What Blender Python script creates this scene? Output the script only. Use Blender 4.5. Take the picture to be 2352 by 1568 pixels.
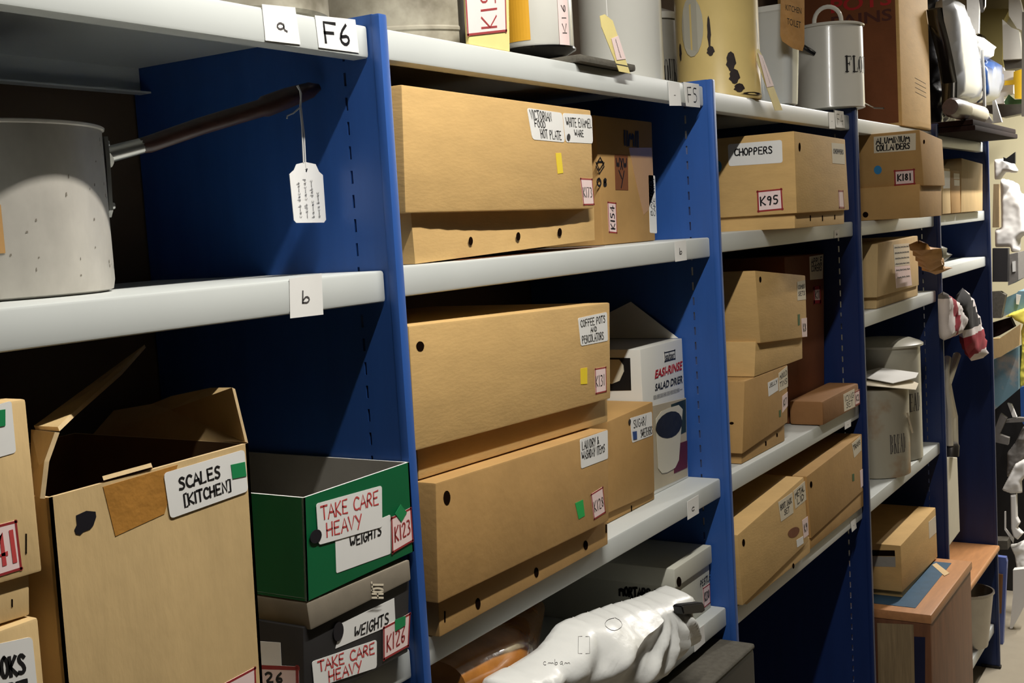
import bpy, bmesh, math, random
from mathutils import Vector, Matrix, noise
random.seed(7)
for _o in list(bpy.data.objects): bpy.data.objects.remove(_o)
SC = bpy.context.scene
COL = SC.collection
PI = math.pi

# ------------------------------------------------------------------ camera
cam_d = bpy.data.cameras.new('camera'); cam = bpy.data.objects.new('camera', cam_d); COL.objects.link(cam)
F_PX = 2740.6
cam_d.sensor_fit = 'HORIZONTAL'; cam_d.sensor_width = 36.0; cam_d.lens = 36.0 * F_PX / 2352.0
cam_d.clip_start = 0.02; cam_d.clip_end = 60
cF = Vector((0.84404237, 0.52831816, -0.09204566)); cR = Vector((0.52493936, -0.84904397, -0.0596909)); cU = Vector((0.1096866, -0.00206326, 0.99396408))
cam.matrix_world = Matrix(((cR.x, cU.x, -cF.x, -1.12796), (cR.y, cU.y, -cF.y, -0.87432), (cR.z, cU.z, -cF.z, -0.04699), (0, 0, 0, 1)))
SC.camera = cam

# ------------------------------------------------------------------ light and exposure
SC.view_settings.view_transform = 'Standard'; SC.view_settings.look = 'None'
SC.view_settings.gamma = 1.0; SC.view_settings.use_curve_mapping = False
SC.view_settings.exposure = 0.0
SC.cycles.max_bounces = 6
wd = bpy.data.worlds.new('room_air'); SC.world = wd; wd.use_nodes = True
bg = wd.node_tree.nodes['Background']; bg.inputs[0].default_value = (1.0, 0.93, 0.82, 1); bg.inputs[1].default_value = 0.002
def area_light(name, loc, sx, sy, power, col, rot=(0, 0, 0)):
    d = bpy.data.lights.new(name, 'AREA'); d.shape = 'RECTANGLE'; d.size = sx; d.size_y = sy; d.energy = power; d.color = col
    o = bpy.data.objects.new(name, d); COL.objects.link(o); o.location = loc; o.rotation_euler = rot; return o
# three ceiling tubes over the aisle, and one added lamp for the end wall
area_light('tube_or_fill_lamp', (-0.05, -0.56, 0.92), 0.9, 0.035, 30.0, (1.0, 0.97, 0.90))
area_light('tube_or_fill_lamp', (2.25, -0.56, 0.92), 0.9, 0.035, 4.0, (1.0, 0.90, 0.74))
area_light('tube_or_fill_lamp', (5.35, -0.75, 0.98), 0.9, 0.035, 34.0, (1.0, 0.97, 0.92))  # added lamp with no known fitting, brightens the end wall
area_light('tube_or_fill_lamp', (4.10, -0.58, 0.95), 0.9, 0.035, 64.0, (1.0, 0.96, 0.90))

# ------------------------------------------------------------------ materials
def lin(c):
    return tuple((v/255/12.92 if v/255 <= 0.04045 else ((v/255+0.055)/1.055)**2.4) for v in c) + (1,)
MATS = {}
def mat(name, rgb, rough=0.6, metal=0.0, var=0.0, scale=8.0, stretch=(1, 1, 1), bump=0.0, bscale=60.0, spec=0.5, rgb2=None, thr=None, trans=0.0, coat=0.0, sheen=0.0, alpha=None):
    if name in MATS: return MATS[name]
    m = bpy.data.materials.new(name); m.use_nodes = True; nt = m.node_tree; N = nt.nodes; Lk = nt.links
    b = N['Principled BSDF']; c = lin(rgb)
    b.inputs['Base Color'].default_value = c; b.inputs['Roughness'].default_value = rough; b.inputs['Metallic'].default_value = metal
    b.inputs['Specular IOR Level'].default_value = spec; b.inputs['Transmission Weight'].default_value = trans; b.inputs['Coat Weight'].default_value = coat
    if alpha is not None: b.inputs['Alpha'].default_value = alpha
    tc = N.new('ShaderNodeTexCoord'); mp = N.new('ShaderNodeMapping'); mp.inputs['Scale'].default_value = stretch
    Lk.new(tc.outputs['Object'], mp.inputs['Vector'])
    if var or rgb2:
        nz = N.new('ShaderNodeTexNoise'); nz.inputs['Scale'].default_value = scale; nz.inputs['Detail'].default_value = 5; nz.inputs['Roughness'].default_value = 0.6
        Lk.new(mp.outputs[0], nz.inputs['Vector'])
        r = N.new('ShaderNodeValToRGB'); Lk.new(nz.outputs['Fac'], r.inputs[0])
        if rgb2:
            r.color_ramp.elements[0].color = c; r.color_ramp.elements[1].color = lin(rgb2)
            t = thr or (0.4, 0.6); r.color_ramp.elements[0].position, r.color_ramp.elements[1].position = t
        else:
            r.color_ramp.elements[0].position = 0.3; r.color_ramp.elements[1].position = 0.7
            r.color_ramp.elements[0].color = tuple(v*(1-var) for v in c[:3])+(1,); r.color_ramp.elements[1].color = tuple(min(1, v*(1+var)) for v in c[:3])+(1,)
        Lk.new(r.outputs[0], b.inputs['Base Color'])
    if bump:
        n2 = N.new('ShaderNodeTexNoise'); n2.inputs['Scale'].default_value = bscale; n2.inputs['Detail'].default_value = 4
        Lk.new(mp.outputs[0], n2.inputs['Vector'])
        bp = N.new('ShaderNodeBump'); bp.inputs['Strength'].default_value = bump; bp.inputs['Distance'].default_value = 0.01
        Lk.new(n2.outputs['Fac'], bp.inputs['Height']); Lk.new(bp.outputs[0], b.inputs['Normal'])
    MATS[name] = m; return m
mat('card', (203, 166, 108), 0.75, var=0.07, scale=14, stretch=(1, 1, 3), bump=0.05, bscale=90, spec=0.25)
mat('card_dark', (181, 142, 88), 0.75, var=0.08, scale=12, bump=0.05, bscale=90, spec=0.25)
mat('card_pale', (206, 176, 126), 0.72, var=0.10, scale=9, stretch=(2, 2, 0.6), bump=0.06, bscale=70, spec=0.25)
mat('card_brown', (150, 108, 68), 0.75, var=0.10, scale=10, bump=0.05, bscale=80, spec=0.25)
mat('card_red', (120, 72, 44), 0.75, var=0.12, scale=10, bump=0.05, bscale=80, spec=0.25)
mat('card_edge', (214, 186, 140), 0.8, var=0.1, scale=60)
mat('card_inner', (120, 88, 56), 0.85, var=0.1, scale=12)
mat('dust_tan', (190, 160, 112), 0.8, var=0.1)
mat('tape', (176, 124, 58), 0.28, var=0.10, scale=25, bump=0.25, bscale=40, coat=0.4)
mat('tape_clear', (190, 148, 96), 0.25, var=0.05, coat=0.5)
mat('paper', (232, 230, 226), 0.6, var=0.02, scale=20)
mat('paper_warm', (222, 210, 186), 0.65, var=0.04, scale=20)
mat('paper_pink', (240, 214, 210), 0.6, var=0.03, scale=20)
mat('paper_yellow', (232, 214, 140), 0.65, var=0.05, scale=20)
mat('ink', (22, 20, 22), 0.5)
mat('ink_soft', (70, 66, 66), 0.6)
mat('ink_red', (196, 70, 70), 0.5)
mat('ink_red_print', (178, 30, 34), 0.5)
mat('border_red', (152, 44, 46), 0.5)
mat('blob', (28, 26, 32), 0.4)
mat('hole', (26, 16, 10), 0.95, spec=0.0)
mat('green_dot', (22, 132, 76), 0.5); mat('green_bright', (20, 168, 80), 0.5); mat('yellow_dot', (238, 208, 40), 0.5); mat('blue_dot', (52, 132, 186), 0.5); mat('navy_dot', (36, 70, 130), 0.5)
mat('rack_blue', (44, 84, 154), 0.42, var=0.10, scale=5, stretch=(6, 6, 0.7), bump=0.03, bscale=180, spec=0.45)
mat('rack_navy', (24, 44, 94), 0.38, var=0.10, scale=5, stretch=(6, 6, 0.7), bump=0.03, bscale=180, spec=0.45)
mat('shelf_grey', (197, 200, 197), 0.42, var=0.03, scale=6, spec=0.4)
mat('scuff_dark', (112, 104, 92), 0.7)
mat('scuff', (150, 150, 146), 0.7, var=0.3, scale=120)
mat('aluminium', (196, 190, 180), 0.45, metal=0.3, var=0.20, scale=11, stretch=(1, 1, 0.6), bump=0.04, bscale=30)
mat('aluminium_bright', (205, 203, 198), 0.3, metal=0.85)
mat('wood_dark', (62, 40, 34), 0.4, var=0.3, scale=20, stretch=(1, 6, 6), coat=0.2)
mat('wood_tan', (188, 132, 84), 0.45, var=0.12, scale=10, stretch=(1, 6, 6))
mat('wood_brown', (116, 74, 46), 0.5, var=0.25, scale=8, stretch=(4, 4, 0.6), bump=0.05, bscale=30)
mat('wood_board', (34, 21, 20), 0.85, spec=0.1, var=0.2, scale=12, stretch=(1, 8, 8))
mat('wood_white', (222, 214, 192), 0.5, var=0.05, scale=10)
mat('ash_slats', (150, 128, 94), 0.6, var=0.22, scale=14, stretch=(8, 8, 0.5))
mat('amber', (178, 116, 52), 0.22, var=0.45, scale=9, bump=0.2, bscale=18, coat=0.6)
mat('galv', (168, 162, 146), 0.55, metal=0.25, rgb2=(98, 90, 74), scale=9, thr=(0.42, 0.66), bump=0.03, bscale=30)
mat('print_brown', (78, 34, 26), 0.7)
mat('enamel_white', (216, 214, 206), 0.25, var=0.03, scale=5, coat=0.3)
mat('enamel_grey', (186, 182, 166), 0.3, var=0.06, scale=6, coat=0.3)
mat('enamel_yellow', (226, 200, 132), 0.35, var=0.08, scale=6, coat=0.2)
mat('enamel_worn', (176, 168, 148), 0.45, rgb2=(150, 104, 52), scale=4.5, thr=(0.5, 0.66))
mat('bin_grey', (170, 168, 160), 0.4, var=0.1)
mat('rim_black', (24, 24, 28), 0.2, coat=0.4)
mat('chip_black', (40, 28, 26), 0.7, var=0.3, scale=60)
mat('plastic_white', (226, 226, 222), 0.36, var=0.02, spec=0.5, bump=0.22, bscale=24)
mat('plastic_clear', (222, 226, 226), 0.18, trans=0.25, var=0.03, scale=6)
mat('plastic_grey', (176, 179, 184), 0.3, var=0.06, scale=5, coat=0.3)
mat('plastic_blue', (48, 76, 126), 0.2, var=0.3, scale=8, coat=0.5)
mat('bag_black', (16, 15, 18), 0.35, bump=0.25, bscale=24)
mat('bag_navy', (22, 26, 58), 0.5, var=0.15)
mat('cloth_black', (96, 92, 84), 0.95, var=0.15, scale=90, bump=0.12, bscale=300, spec=0.1)
mat('black', (18, 17, 18), 0.5); mat('black_gloss', (16, 15, 15), 0.2, coat=0.3)
mat('steel', (170, 166, 158), 0.3, metal=0.9, var=0.1)
mat('steel_dark', (92, 88, 82), 0.4, metal=0.7, var=0.2)
mat('box_green', (12, 96, 56), 0.38, var=0.06, spec=0.4)
mat('box_grey_inside', (150, 146, 138), 0.8, var=0.05, scale=30)
mat('lid_grey', (134, 124, 108), 0.75, var=0.08, scale=40)
mat('box_black', (42, 40, 40), 0.55, var=0.1)
mat('box_white', (206, 204, 190), 0.55, var=0.03)
mat('ochre', (226, 168, 44), 0.6, var=0.05)
mat('salad_white', (226, 224, 216), 0.35, coat=0.3)
mat('print_green', (40, 52, 36), 0.4, var=0.5, scale=30); mat('print_bowl', (214, 206, 184), 0.4); mat('print_table', (96, 32, 36), 0.4, var=0.3, scale=20); mat('print_leaf', (36, 34, 30), 0.4, var=0.6, scale=50); mat('print_beige', (186, 172, 144), 0.4, var=0.1)
mat('trunk_blue', (52, 86, 112), 0.55, var=0.12, scale=30)
mat('plaid_white', (226, 216, 212), 0.85, var=0.04); mat('plaid_red', (150, 34, 48), 0.85, var=0.15, scale=30); mat('plaid_black', (30, 26, 28), 0.9)
mat('kraft', (186, 138, 78), 0.6, var=0.15, scale=20, bump=0.3, bscale=30)
mat('cream_wall', (222, 214, 178), 0.8, var=0.03, scale=2); mat('olive', (150, 138, 84), 0.7, var=0.04, scale=2)
mat('back_wall', (92, 76, 60), 0.9, var=0.1, scale=3)
mat('concrete', (158, 148, 130), 0.85, var=0.1, scale=4, bump=0.05, bscale=40)
mat('ceiling_paint', (150, 144, 132), 0.9, var=0.03, scale=2)
mat('grey_cloth', (120, 116, 112), 0.9, var=0.1, scale=50); mat('white_cloth', (236, 234, 230), 0.85, var=0.02)
mat('cardboard_blue', (110, 144, 158), 0.6, var=0.12, scale=9, rgb2=(168, 160, 150), thr=(0.5, 0.66))
mat('bag_yellow', (240, 224, 96), 0.4, var=0.08); mat('yellow', (236, 190, 36), 0.5, var=0.1); mat('green_dark', (60, 96, 56), 0.6)
mat('lilac', (96, 112, 176), 0.4, var=0.08)
mat('string', (214, 212, 208), 0.8)
M = MATS

# ------------------------------------------------------------------ object helpers
def link(name, me, parent=None):
    o = bpy.data.objects.new(name, me); COL.objects.link(o)
    if parent is not None: o.parent = parent
    return o
def tag(o, label, cat, group=None, kind=None):
    if label: o['label'] = label
    if cat: o['category'] = cat
    if group: o['group'] = group
    if kind: o['kind'] = kind
    return o
def thing(name, label, cat, loc, group=None):
    o = link(name, None); o.location = loc; o.empty_display_size = 0.02
    return tag(o, label, cat, group)
def finish(bm, name, mats, parent=None, smooth=False, ang=35):
    me = bpy.data.meshes.new(name); bmesh.ops.recalc_face_normals(bm, faces=bm.faces[:])
    bm.to_mesh(me); bm.free()
    for m in (mats if isinstance(mats, (list, tuple)) else [mats]): me.materials.append(M[m])
    if smooth:
        for p in me.polygons: p.use_smooth = True
        me.set_sharp_from_angle(angle=math.radians(ang))
    o = link(name, me, parent)
    if parent is not None:
        # meshes are written in world coordinates: bring them into the thing's own frame
        off = Vector((0, 0, 0)); p = parent
        while p is not None: off += p.location; p = p.parent
        me.transform(Matrix.Translation(-off))
    return o
def settle(o):
    """give a one-mesh thing its origin at its base"""
    vs = o.data.vertices; c = sum((v.co for v in vs), Vector()) / len(vs); c.z = min(v.co.z for v in vs)
    o.data.transform(Matrix.Translation(-c)); o.location = c; return o
def hexa(bm, front, depth, mi=0, bevel=0.0, seg=2, back=None):
    """box from four front corners TL TR BR BL, pushed back along +y (or given back corners)"""
    f = [Vector(p) for p in front]; dv = Vector((0, depth, 0)) if not isinstance(depth, (tuple, list, Vector)) else Vector(depth)
    b = [Vector(p) for p in back] if back else [p + dv for p in f]
    vs = [bm.verts.new(p) for p in f + b]
    fs = [bm.faces.new([vs[i] for i in q]) for q in ((0, 1, 2, 3), (7, 6, 5, 4), (0, 4, 5, 1), (1, 5, 6, 2), (2, 6, 7, 3), (3, 7, 4, 0))]
    for q in fs: q.material_index = mi
    if bevel:
        es = list({e for q in fs for e in q.edges})
        r = bmesh.ops.bevel(bm, geom=es, offset=bevel, segments=seg, profile=0.6, affect='EDGES')
        for q in r['faces']: q.material_index = mi
    return vs
def box(bm, x0, x1, y0, y1, z0, z1, mi=0, bevel=0.0, seg=2):
    hexa(bm, [(x0, y0, z1), (x1, y0, z1), (x1, y0, z0), (x0, y0, z0)], y1-y0, mi, bevel, seg)
def frame_of(d):
    d = d.normalized(); a = Vector((0, 0, 1)) if abs(d.z) < 0.9 else Vector((1, 0, 0))
    u = d.cross(a).normalized(); return u, d.cross(u).normalized()
def tube(bm, pts, r, n=10, mi=0, cap=True, flat=1.0):
    pts = [Vector(p) for p in pts]; k = len(pts); rr = r if isinstance(r, (list, tuple)) else [r]*k
    rings = []; pu = None
    for i, p in enumerate(pts):
        d = (pts[min(i+1, k-1)] - pts[max(i-1, 0)])
        if pu is None: u, w = frame_of(d)
        else:
            dn = d.normalized(); u = (pu - dn*pu.dot(dn)).normalized(); w = dn.cross(u)
        pu = u
        rings.append([bm.verts.new(p + (u*math.cos(2*PI*j/n) + w*math.sin(2*PI*j/n)*flat)*rr[i]) for j in range(n)])
    for i in range(k-1):
        for j in range(n):
            f = bm.faces.new((rings[i][j], rings[i][(j+1) % n], rings[i+1][(j+1) % n], rings[i+1][j])); f.material_index = mi
    if cap:
        for rg in (rings[0], rings[-1]):
            f = bm.faces.new(rg); f.material_index = mi
def lathe(bm, prof, c, n=64, mi=0, sq=None):
    """surface of revolution about a vertical axis at c=(x,y); prof = [(r,z)..]; sq = superellipse power for rounded-square plan"""
    rings = []
    for r, z in prof:
        ring = []
        for j in range(n):
            a = 2*PI*j/n; k = 1.0
            if sq: k = (abs(math.cos(a))**sq + abs(math.sin(a))**sq)**(-1/sq)
            ring.append(bm.verts.new((c[0]+r*k*math.cos(a), c[1]+r*k*math.sin(a), z)))
        rings.append(ring)
    for i in range(len(rings)-1):
        for j in range(n):
            f = bm.faces.new((rings[i][j], rings[i][(j+1) % n], rings[i+1][(j+1) % n], rings[i+1][j])); f.material_index = mi
    for rg in (rings[0], rings[-1]):
        f = bm.faces.new(rg); f.material_index = mi
def slab(bm, poly, off, mi=0):
    """a flat polygon given thickness along vector off"""
    off = Vector(off); a = [bm.verts.new(Vector(p)) for p in poly]; b = [bm.verts.new(Vector(p)+off) for p in poly]; n = len(a)
    for f in ([bm.faces.new(a), bm.faces.new(b[::-1])] + [bm.faces.new((a[i], a[(i+1) % n], b[(i+1) % n], b[i])) for i in range(n)]): f.material_index = mi

# ------------------------------------------------------------------ hand lettering (pen strokes) and printed lettering
GL = {'A': ['0,0 .4,1 .8,0', '.15,.38 .66,.38'], 'B': ['.05,0 .05,1 .5,.95 .62,.78 .5,.57 .05,.53', '.5,.55 .72,.3 .55,.04 .05,0'], 'C': ['.72,.85 .5,1 .22,.9 .03,.55 .12,.15 .42,0 .74,.12'],
 'D': ['.05,0 .05,1 .4,.95 .72,.6 .62,.2 .35,.02 .02,0'], 'E': ['.65,1 .06,1 .05,0 .68,0', '.05,.52 .55,.52'], 'F': ['.7,1 .06,1 .05,0', '.05,.52 .55,.52'], 'G': ['.72,.85 .5,1 .2,.88 .03,.5 .15,.1 .48,0 .72,.2 .72,.45 .45,.45'],
 'H': ['.05,0 .05,1', '.68,0 .68,1', '.05,.5 .68,.5'], 'I': ['.1,0 .1,1'], 'J': ['.55,1 .55,.2 .35,0 .08,.12'], 'K': ['.06,0 .06,1', '.68,1 .08,.45 .7,0'], 'L': ['.08,1 .05,0 .6,.02'], 'M': ['.02,0 .12,1 .45,.35 .78,1 .88,0'],
 'N': ['.05,0 .06,1 .68,0 .7,1'], 'O': ['.4,1 .12,.85 .02,.45 .2,.05 .48,.02 .72,.35 .65,.8 .4,1'], 'P': ['.06,0 .06,1 .5,.97 .66,.75 .5,.5 .06,.45'], 'Q': ['.4,1 .1,.8 .02,.45 .2,.05 .5,.02 .72,.35 .65,.8 .4,1', '.45,.3 .78,-.08'], 'R': ['.06,0 .06,1 .5,.97 .64,.75 .5,.52 .06,.47', '.3,.48 .7,0'],
 'S': ['.66,.86 .42,1 .14,.9 .14,.64 .55,.45 .66,.2 .42,0 .05,.1'], 'T': ['0,1 .75,1', '.38,1 .36,0'], 'U': ['.05,1 .06,.25 .3,0 .6,.2 .68,1'], 'V': ['0,1 .35,0 .72,1'], 'W': ['0,1 .22,0 .46,.75 .7,0 .95,1'], 'X': ['.03,0 .68,1', '.03,1 .68,0'], 'Y': ['0,1 .34,.5', '.7,1 .25,-.05'], 'Z': ['.04,1 .68,1 .04,0 .7,0'],
 '0': ['.38,1 .08,.7 .06,.3 .35,0 .64,.3 .64,.7 .38,1'], '1': ['.2,0 .2,1'], '2': ['.06,.8 .3,1 .6,.85 .55,.55 .06,0 .68,.02'], '3': ['.08,.95 .45,1 .6,.78 .3,.54 .62,.35 .5,.05 .06,.02'], '4': ['.5,0 .5,1 .03,.35 .7,.35'], '5': ['.62,1 .14,1 .1,.58 .45,.6 .62,.35 .45,.03 .06,.05'],
 '6': ['.5,1 .15,.6 .08,.2 .32,0 .58,.18 .5,.45 .15,.38'], '7': ['.05,1 .65,1 .25,0'], '8': ['.35,.53 .1,.75 .35,1 .6,.78 .35,.53 .06,.25 .35,0 .64,.25 .35,.53'], '9': ['.6,.7 .35,.5 .1,.72 .32,1 .6,.85 .58,.4 .45,0'], '[': ['.4,1.1 .12,1.1 .12,-.1 .4,-.1'], ']': ['.05,1.1 .33,1.1 .33,-.1 .05,-.1'], '/': ['.02,-.1 .5,1.1'],
 '&': ['.7,.1 .2,.75 .32,1 .5,.8 .1,.3 .25,0 .65,.45'], '-': ['.05,.45 .5,.45'], '.': ['.1,0 .16,.06'], 'a': ['.55,.6 .3,.72 .08,.4 .22,.05 .5,.3 .55,.62 .55,.1 .68,.02'], 'b': ['.12,1.1 .1,.1', '.12,.3 .35,.6 .6,.4 .45,.05 .12,.08'], 'c': ['.55,.6 .3,.7 .08,.35 .28,.02 .58,.1'], 'd': ['.55,1.1 .55,.05', '.55,.5 .3,.65 .08,.35 .3,.02 .55,.2'], '~': ['0,.2 .2,.6 .35,.2 .5,.5 .65,.2 .8,.55 1.,.25']}
WID = {'I': .22, '1': .38, 'M': .95, 'W': 1.0, ' ': .45, '[': .45, ']': .45, '.': .3, '/': .55, '-': .6, '~': 1.0}
class Sheet:
    """bilinear map of a flat quad TL TR BR BL, with outward normal"""
    def __init__(s, q, out):
        s.q = [Vector(p) for p in q]; n = (s.q[1]-s.q[0]).cross(s.q[3]-s.q[0]).normalized()
        s.n = n if n.dot(Vector(out)) > 0 else -n
    def __call__(s, a, b, h=0.0):
        t = s.q[0].lerp(s.q[1], a); u = s.q[3].lerp(s.q[2], a); return u.lerp(t, b) + s.n*h
    def size(s): return ((s.q[1]-s.q[0]).length + (s.q[2]-s.q[3]).length)/2, ((s.q[3]-s.q[0]).length + (s.q[2]-s.q[1]).length)/2
class Drum:
    """map onto an upright cylinder: a=0..1 spans angle a0..a1, b spans z0..z1"""
    def __init__(s, c, r, a0, a1, z0, z1): s.c, s.r, s.a0, s.a1, s.z0, s.z1 = c, r, a0, a1, z0, z1
    def __call__(s, a, b, h=0.0):
        t = s.a0+(s.a1-s.a0)*a; r = s.r+h; return Vector((s.c[0]+r*math.cos(t), s.c[1]+r*math.sin(t), s.z0+(s.z1-s.z0)*b))
    def size(s): return abs(s.a1-s.a0)*s.r, abs(s.z1-s.z0)
def ribbon(bm, f, pts, w, asp, mi, h):
    P = [Vector((p[0], p[1])) for p in pts]; k = len(P); L = []; Rr = []
    sx, sy = asp
    for i in range(k):
        d = P[min(i+1, k-1)]-P[max(i-1, 0)]; d = Vector((d.x*sx, d.y*sy)); d = d.normalized() if d.length > 1e-9 else Vector((1, 0))
        nx = Vector((-d.y, d.x))*w/2; e = d*w*0.35*(-1 if i == 0 else (1 if i == k-1 else 0))
        a = Vector((P[i].x+(nx.x+e.x)/sx, P[i].y+(nx.y+e.y)/sy)); b = Vector((P[i].x+(-nx.x+e.x)/sx, P[i].y+(-nx.y+e.y)/sy))
        L.append(bm.verts.new(f(a.x, a.y, h))); Rr.append(bm.verts.new(f(b.x, b.y, h)))
    for i in range(k-1):
        q = bm.faces.new((L[i], L[i+1], Rr[i+1], Rr[i])); q.material_index = mi
def write(bm, f, text, bx, mi, w=0.0022, h=0.0007, rot=0, jit=0.03):
    """pen writing fitted in box bx=(s0,t0,s1,t1) of sheet f; rot=1 turns it to read upward"""
    rnd = random.Random(text); tot = sum(WID.get(c, .74)+.16 for c in text)-.16; s0, t0, s1, t1 = bx; asp = f.size(); x = 0
    for c in text:
        for st in GL.get(c, []):
            pts = []
            for p in st.split():
                px, py = (float(v) for v in p.split(',')); X = (x+px+rnd.uniform(-jit, jit))/tot; Y = py+rnd.uniform(-jit, jit)
                pts.append((s0+(s1-s0)*X, t0+(t1-t0)*Y) if not rot else (s1-(s1-s0)*Y, t0+(t1-t0)*X))
            # soften the pen path a little
            sm = [pts[0]]
            for i in range(1, len(pts)-1):
                a, b, d = pts[i-1], pts[i], pts[i+1]
                if len(pts) > 4: sm += [(b[0]*.75+a[0]*.25, b[1]*.75+a[1]*.25), (b[0]*.75+d[0]*.25, b[1]*.75+d[1]*.25)]
                else: sm.append(b)
            sm.append(pts[-1]); ribbon(bm, f, sm, w, asp, mi, h)
        x += WID.get(c, .74)+.16
SERIF = {'F': ['T .22,0 .22,1', 't .02,.99 .80,.99 .80,.78', 't .22,.52 .58,.52', 't .58,.42 .58,.62', 't .02,.01 .44,.01'], 'L': ['T .22,0 .22,1', 't .02,.99 .44,.99', 't .02,.01 .80,.01 .80,.26'], 'O': ['T .14,.25 .10,.5 .14,.75', 'T .72,.25 .76,.5 .72,.75', 't .14,.25 .3,.04 .43,.0 .56,.04 .72,.25', 't .14,.75 .3,.96 .43,1 .56,.96 .72,.75'],
 'U': ['T .18,1 .18,.3', 't .18,.3 .3,.04 .45,0 .6,.06 .68,.3 .68,1', 't .0,.99 .36,.99', 't .54,.99 .84,.99'], 'R': ['T .22,0 .22,1', 't .02,.99 .5,.99 .7,.88 .7,.62 .5,.5 .22,.5', 'T .48,.5 .78,.02', 't .02,.01 .42,.01'], 'B': ['T .22,0 .22,1', 't .02,.99 .5,.99', 'T .58,.92 .64,.75 .56,.56', 't .22,.52 .5,.52', 'T .62,.46 .70,.26 .6,.08', 't .02,.01 .55,.01'],
 'E': ['T .22,0 .22,1', 't .02,.99 .76,.99 .76,.78', 't .22,.52 .58,.52', 't .02,.01 .78,.01 .78,.24'], 'A': ['t .08,0 .4,1', 'T .4,1 .74,0', 't .2,.36 .62,.36', 't 0,.01 .2,.01', 't .6,.01 .86,.01'], 'D': ['T .22,0 .22,1', 't .02,.99 .45,.99 .66,.85', 'T .68,.8 .74,.5 .68,.2', 't .66,.15 .45,.01 .02,.01']}
def write_serif(bm, f, text, bx, mi, h=0.0008):
    n = len(text); s0, t0, s1, t1 = bx; asp = f.size(); hh = asp[1]*(t1-t0); hh = min(hh, asp[0]*(s1-s0)/n*1.15)
    for i, c in enumerate(text):
        for st in SERIF[c]:
            k, *ps = st.split(); pts = [(s0+(s1-s0)*(i+float(p.split(',')[0]))/(n-.1), t0+(t1-t0)*float(p.split(',')[1])) for p in ps]
            ribbon(bm, f, pts, hh*(0.21 if k == 'T' else 0.085), asp, mi, h)
def type_on(bm, f, text, bx, mi, h=0.0007, bold=0.0, shear=0.0):
    """printed lettering from the built-in typeface, fitted to bx"""
    cu = bpy.data.curves.new('type', 'FONT'); cu.body = text; cu.size = 1; cu.offset = bold; cu.shear = shear; cu.resolution_u = 3
    t = bpy.data.objects.new('type', cu); COL.objects.link(t); bpy.context.view_layer.update()
    me = t.evaluated_get(bpy.context.evaluated_depsgraph_get()).to_mesh()
    xs = [v.co.x for v in me.vertices]; ys = [v.co.y for v in me.vertices]; s0, t0, s1, t1 = bx
    vs = [bm.verts.new(f(s0+(s1-s0)*(v.co.x-min(xs))/(max(xs)-min(xs)), t0+(t1-t0)*(v.co.y-min(ys))/(max(ys)-min(ys)), h)) for v in me.vertices]
    for p in me.polygons:
        try: q = bm.faces.new([vs[i] for i in p.vertices]); q.material_index = mi
        except ValueError: pass
    t.to_mesh_clear(); bpy.data.objects.remove(t); bpy.data.curves.remove(cu)
def sheet_piece(bm, f, th=0.0005, mi=0, nx=1, ny=1, shape=None, base=0.0):
    pts = shape or ([(i/nx, 0) for i in range(nx)] + [(1, j/ny) for j in range(ny)] + [(1-i/nx, 1) for i in range(nx)] + [(0, 1-j/ny) for j in range(ny)])
    a = [bm.verts.new(f(s, t, base+th)) for s, t in pts]; b = [bm.verts.new(f(s, t, base)) for s, t in pts]; n = len(a)
    if nx == 1 or shape:
        bm.faces.new(a).material_index = mi
    else:
        # strip for curved sheets
        top = [bm.verts.new(f(i/nx, 1, base+th)) for i in range(nx+1)]; bot = [bm.verts.new(f(i/nx, 0, base+th)) for i in range(nx+1)]
        for i in range(nx): bm.faces.new((bot[i], bot[i+1], top[i+1], top[i])).material_index = mi
    for i in range(n): bm.faces.new((a[i], b[i], b[(i+1) % n], a[(i+1) % n])).material_index = mi
def rr(r=0.04, asp=1.0, n=3):
    """rounded rectangle outline"""
    o = []; rx, ry = r, r*asp
    for cx, cy, a0 in ((rx, ry, PI), (1-rx, ry, 1.5*PI), (1-rx, 1-ry, 0), (rx, 1-ry, .5*PI)):
        for i in range(n+1):
            a = a0+i*PI/2/n; o.append((cx+rx*math.cos(a), cy+ry*math.sin(a)))
    return o
ELL = [(0.5+0.5*math.cos(2*PI*i/18), 0.5+0.5*math.sin(2*PI*i/18)) for i in range(18)]
DIA = [(0.5, 0), (1, 0.5), (0.5, 1), (0, 0.5)]
def sticker(parent, q, out, name='paper_label', paper='paper', border=None, lines=(), shape=None, rnd=0.0, label=None, bw=0.05, base=0.0, typed=(), serif=()):
    """paper stuck on a face; lines = (text, box, ink, pen width, turned)"""
    f = q if isinstance(q, Drum) else Sheet(q, out); bm = bmesh.new(); mats = [paper]
    def mi(m):
        if m not in mats: mats.append(m)
        return mats.index(m)
    sx, sy = f.size()
    if paper: sheet_piece(bm, f, 0.0005, 0, nx=12 if isinstance(f, Drum) else 1, shape=shape or (rr(rnd, sx/sy) if rnd else None), base=base)
    else: mats.clear()
    if border:
        k = mi(border); wx, wy = bw, bw*sx/sy; w = bw*sx
        for a, b in (((wx/2, 0), (wx/2, 1)), ((1-wx/2, 0), (1-wx/2, 1)), ((0, wy/2), (1, wy/2)), ((0, 1-wy/2), (1, 1-wy/2))):
            ribbon(bm, f, [a, b], w, (sx, sy), k, base+0.0006)
    for t in lines: write(bm, f, t[0], t[1], mi(t[2]), t[3], base+0.0008, rot=t[4] if len(t) > 4 else 0)
    for t in serif: write_serif(bm, f, t[0], t[1], mi(t[2]), base+0.0008)
    for t in typed: type_on(bm, f, t[0], t[1], mi(t[2]), base+0.0008, bold=t[3] if len(t) > 3 else 0, shear=t[4] if len(t) > 4 else 0)
    me_o = finish_flat(bm, name, mats, parent)
    if label: me_o['label'] = label
    return me_o
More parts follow.
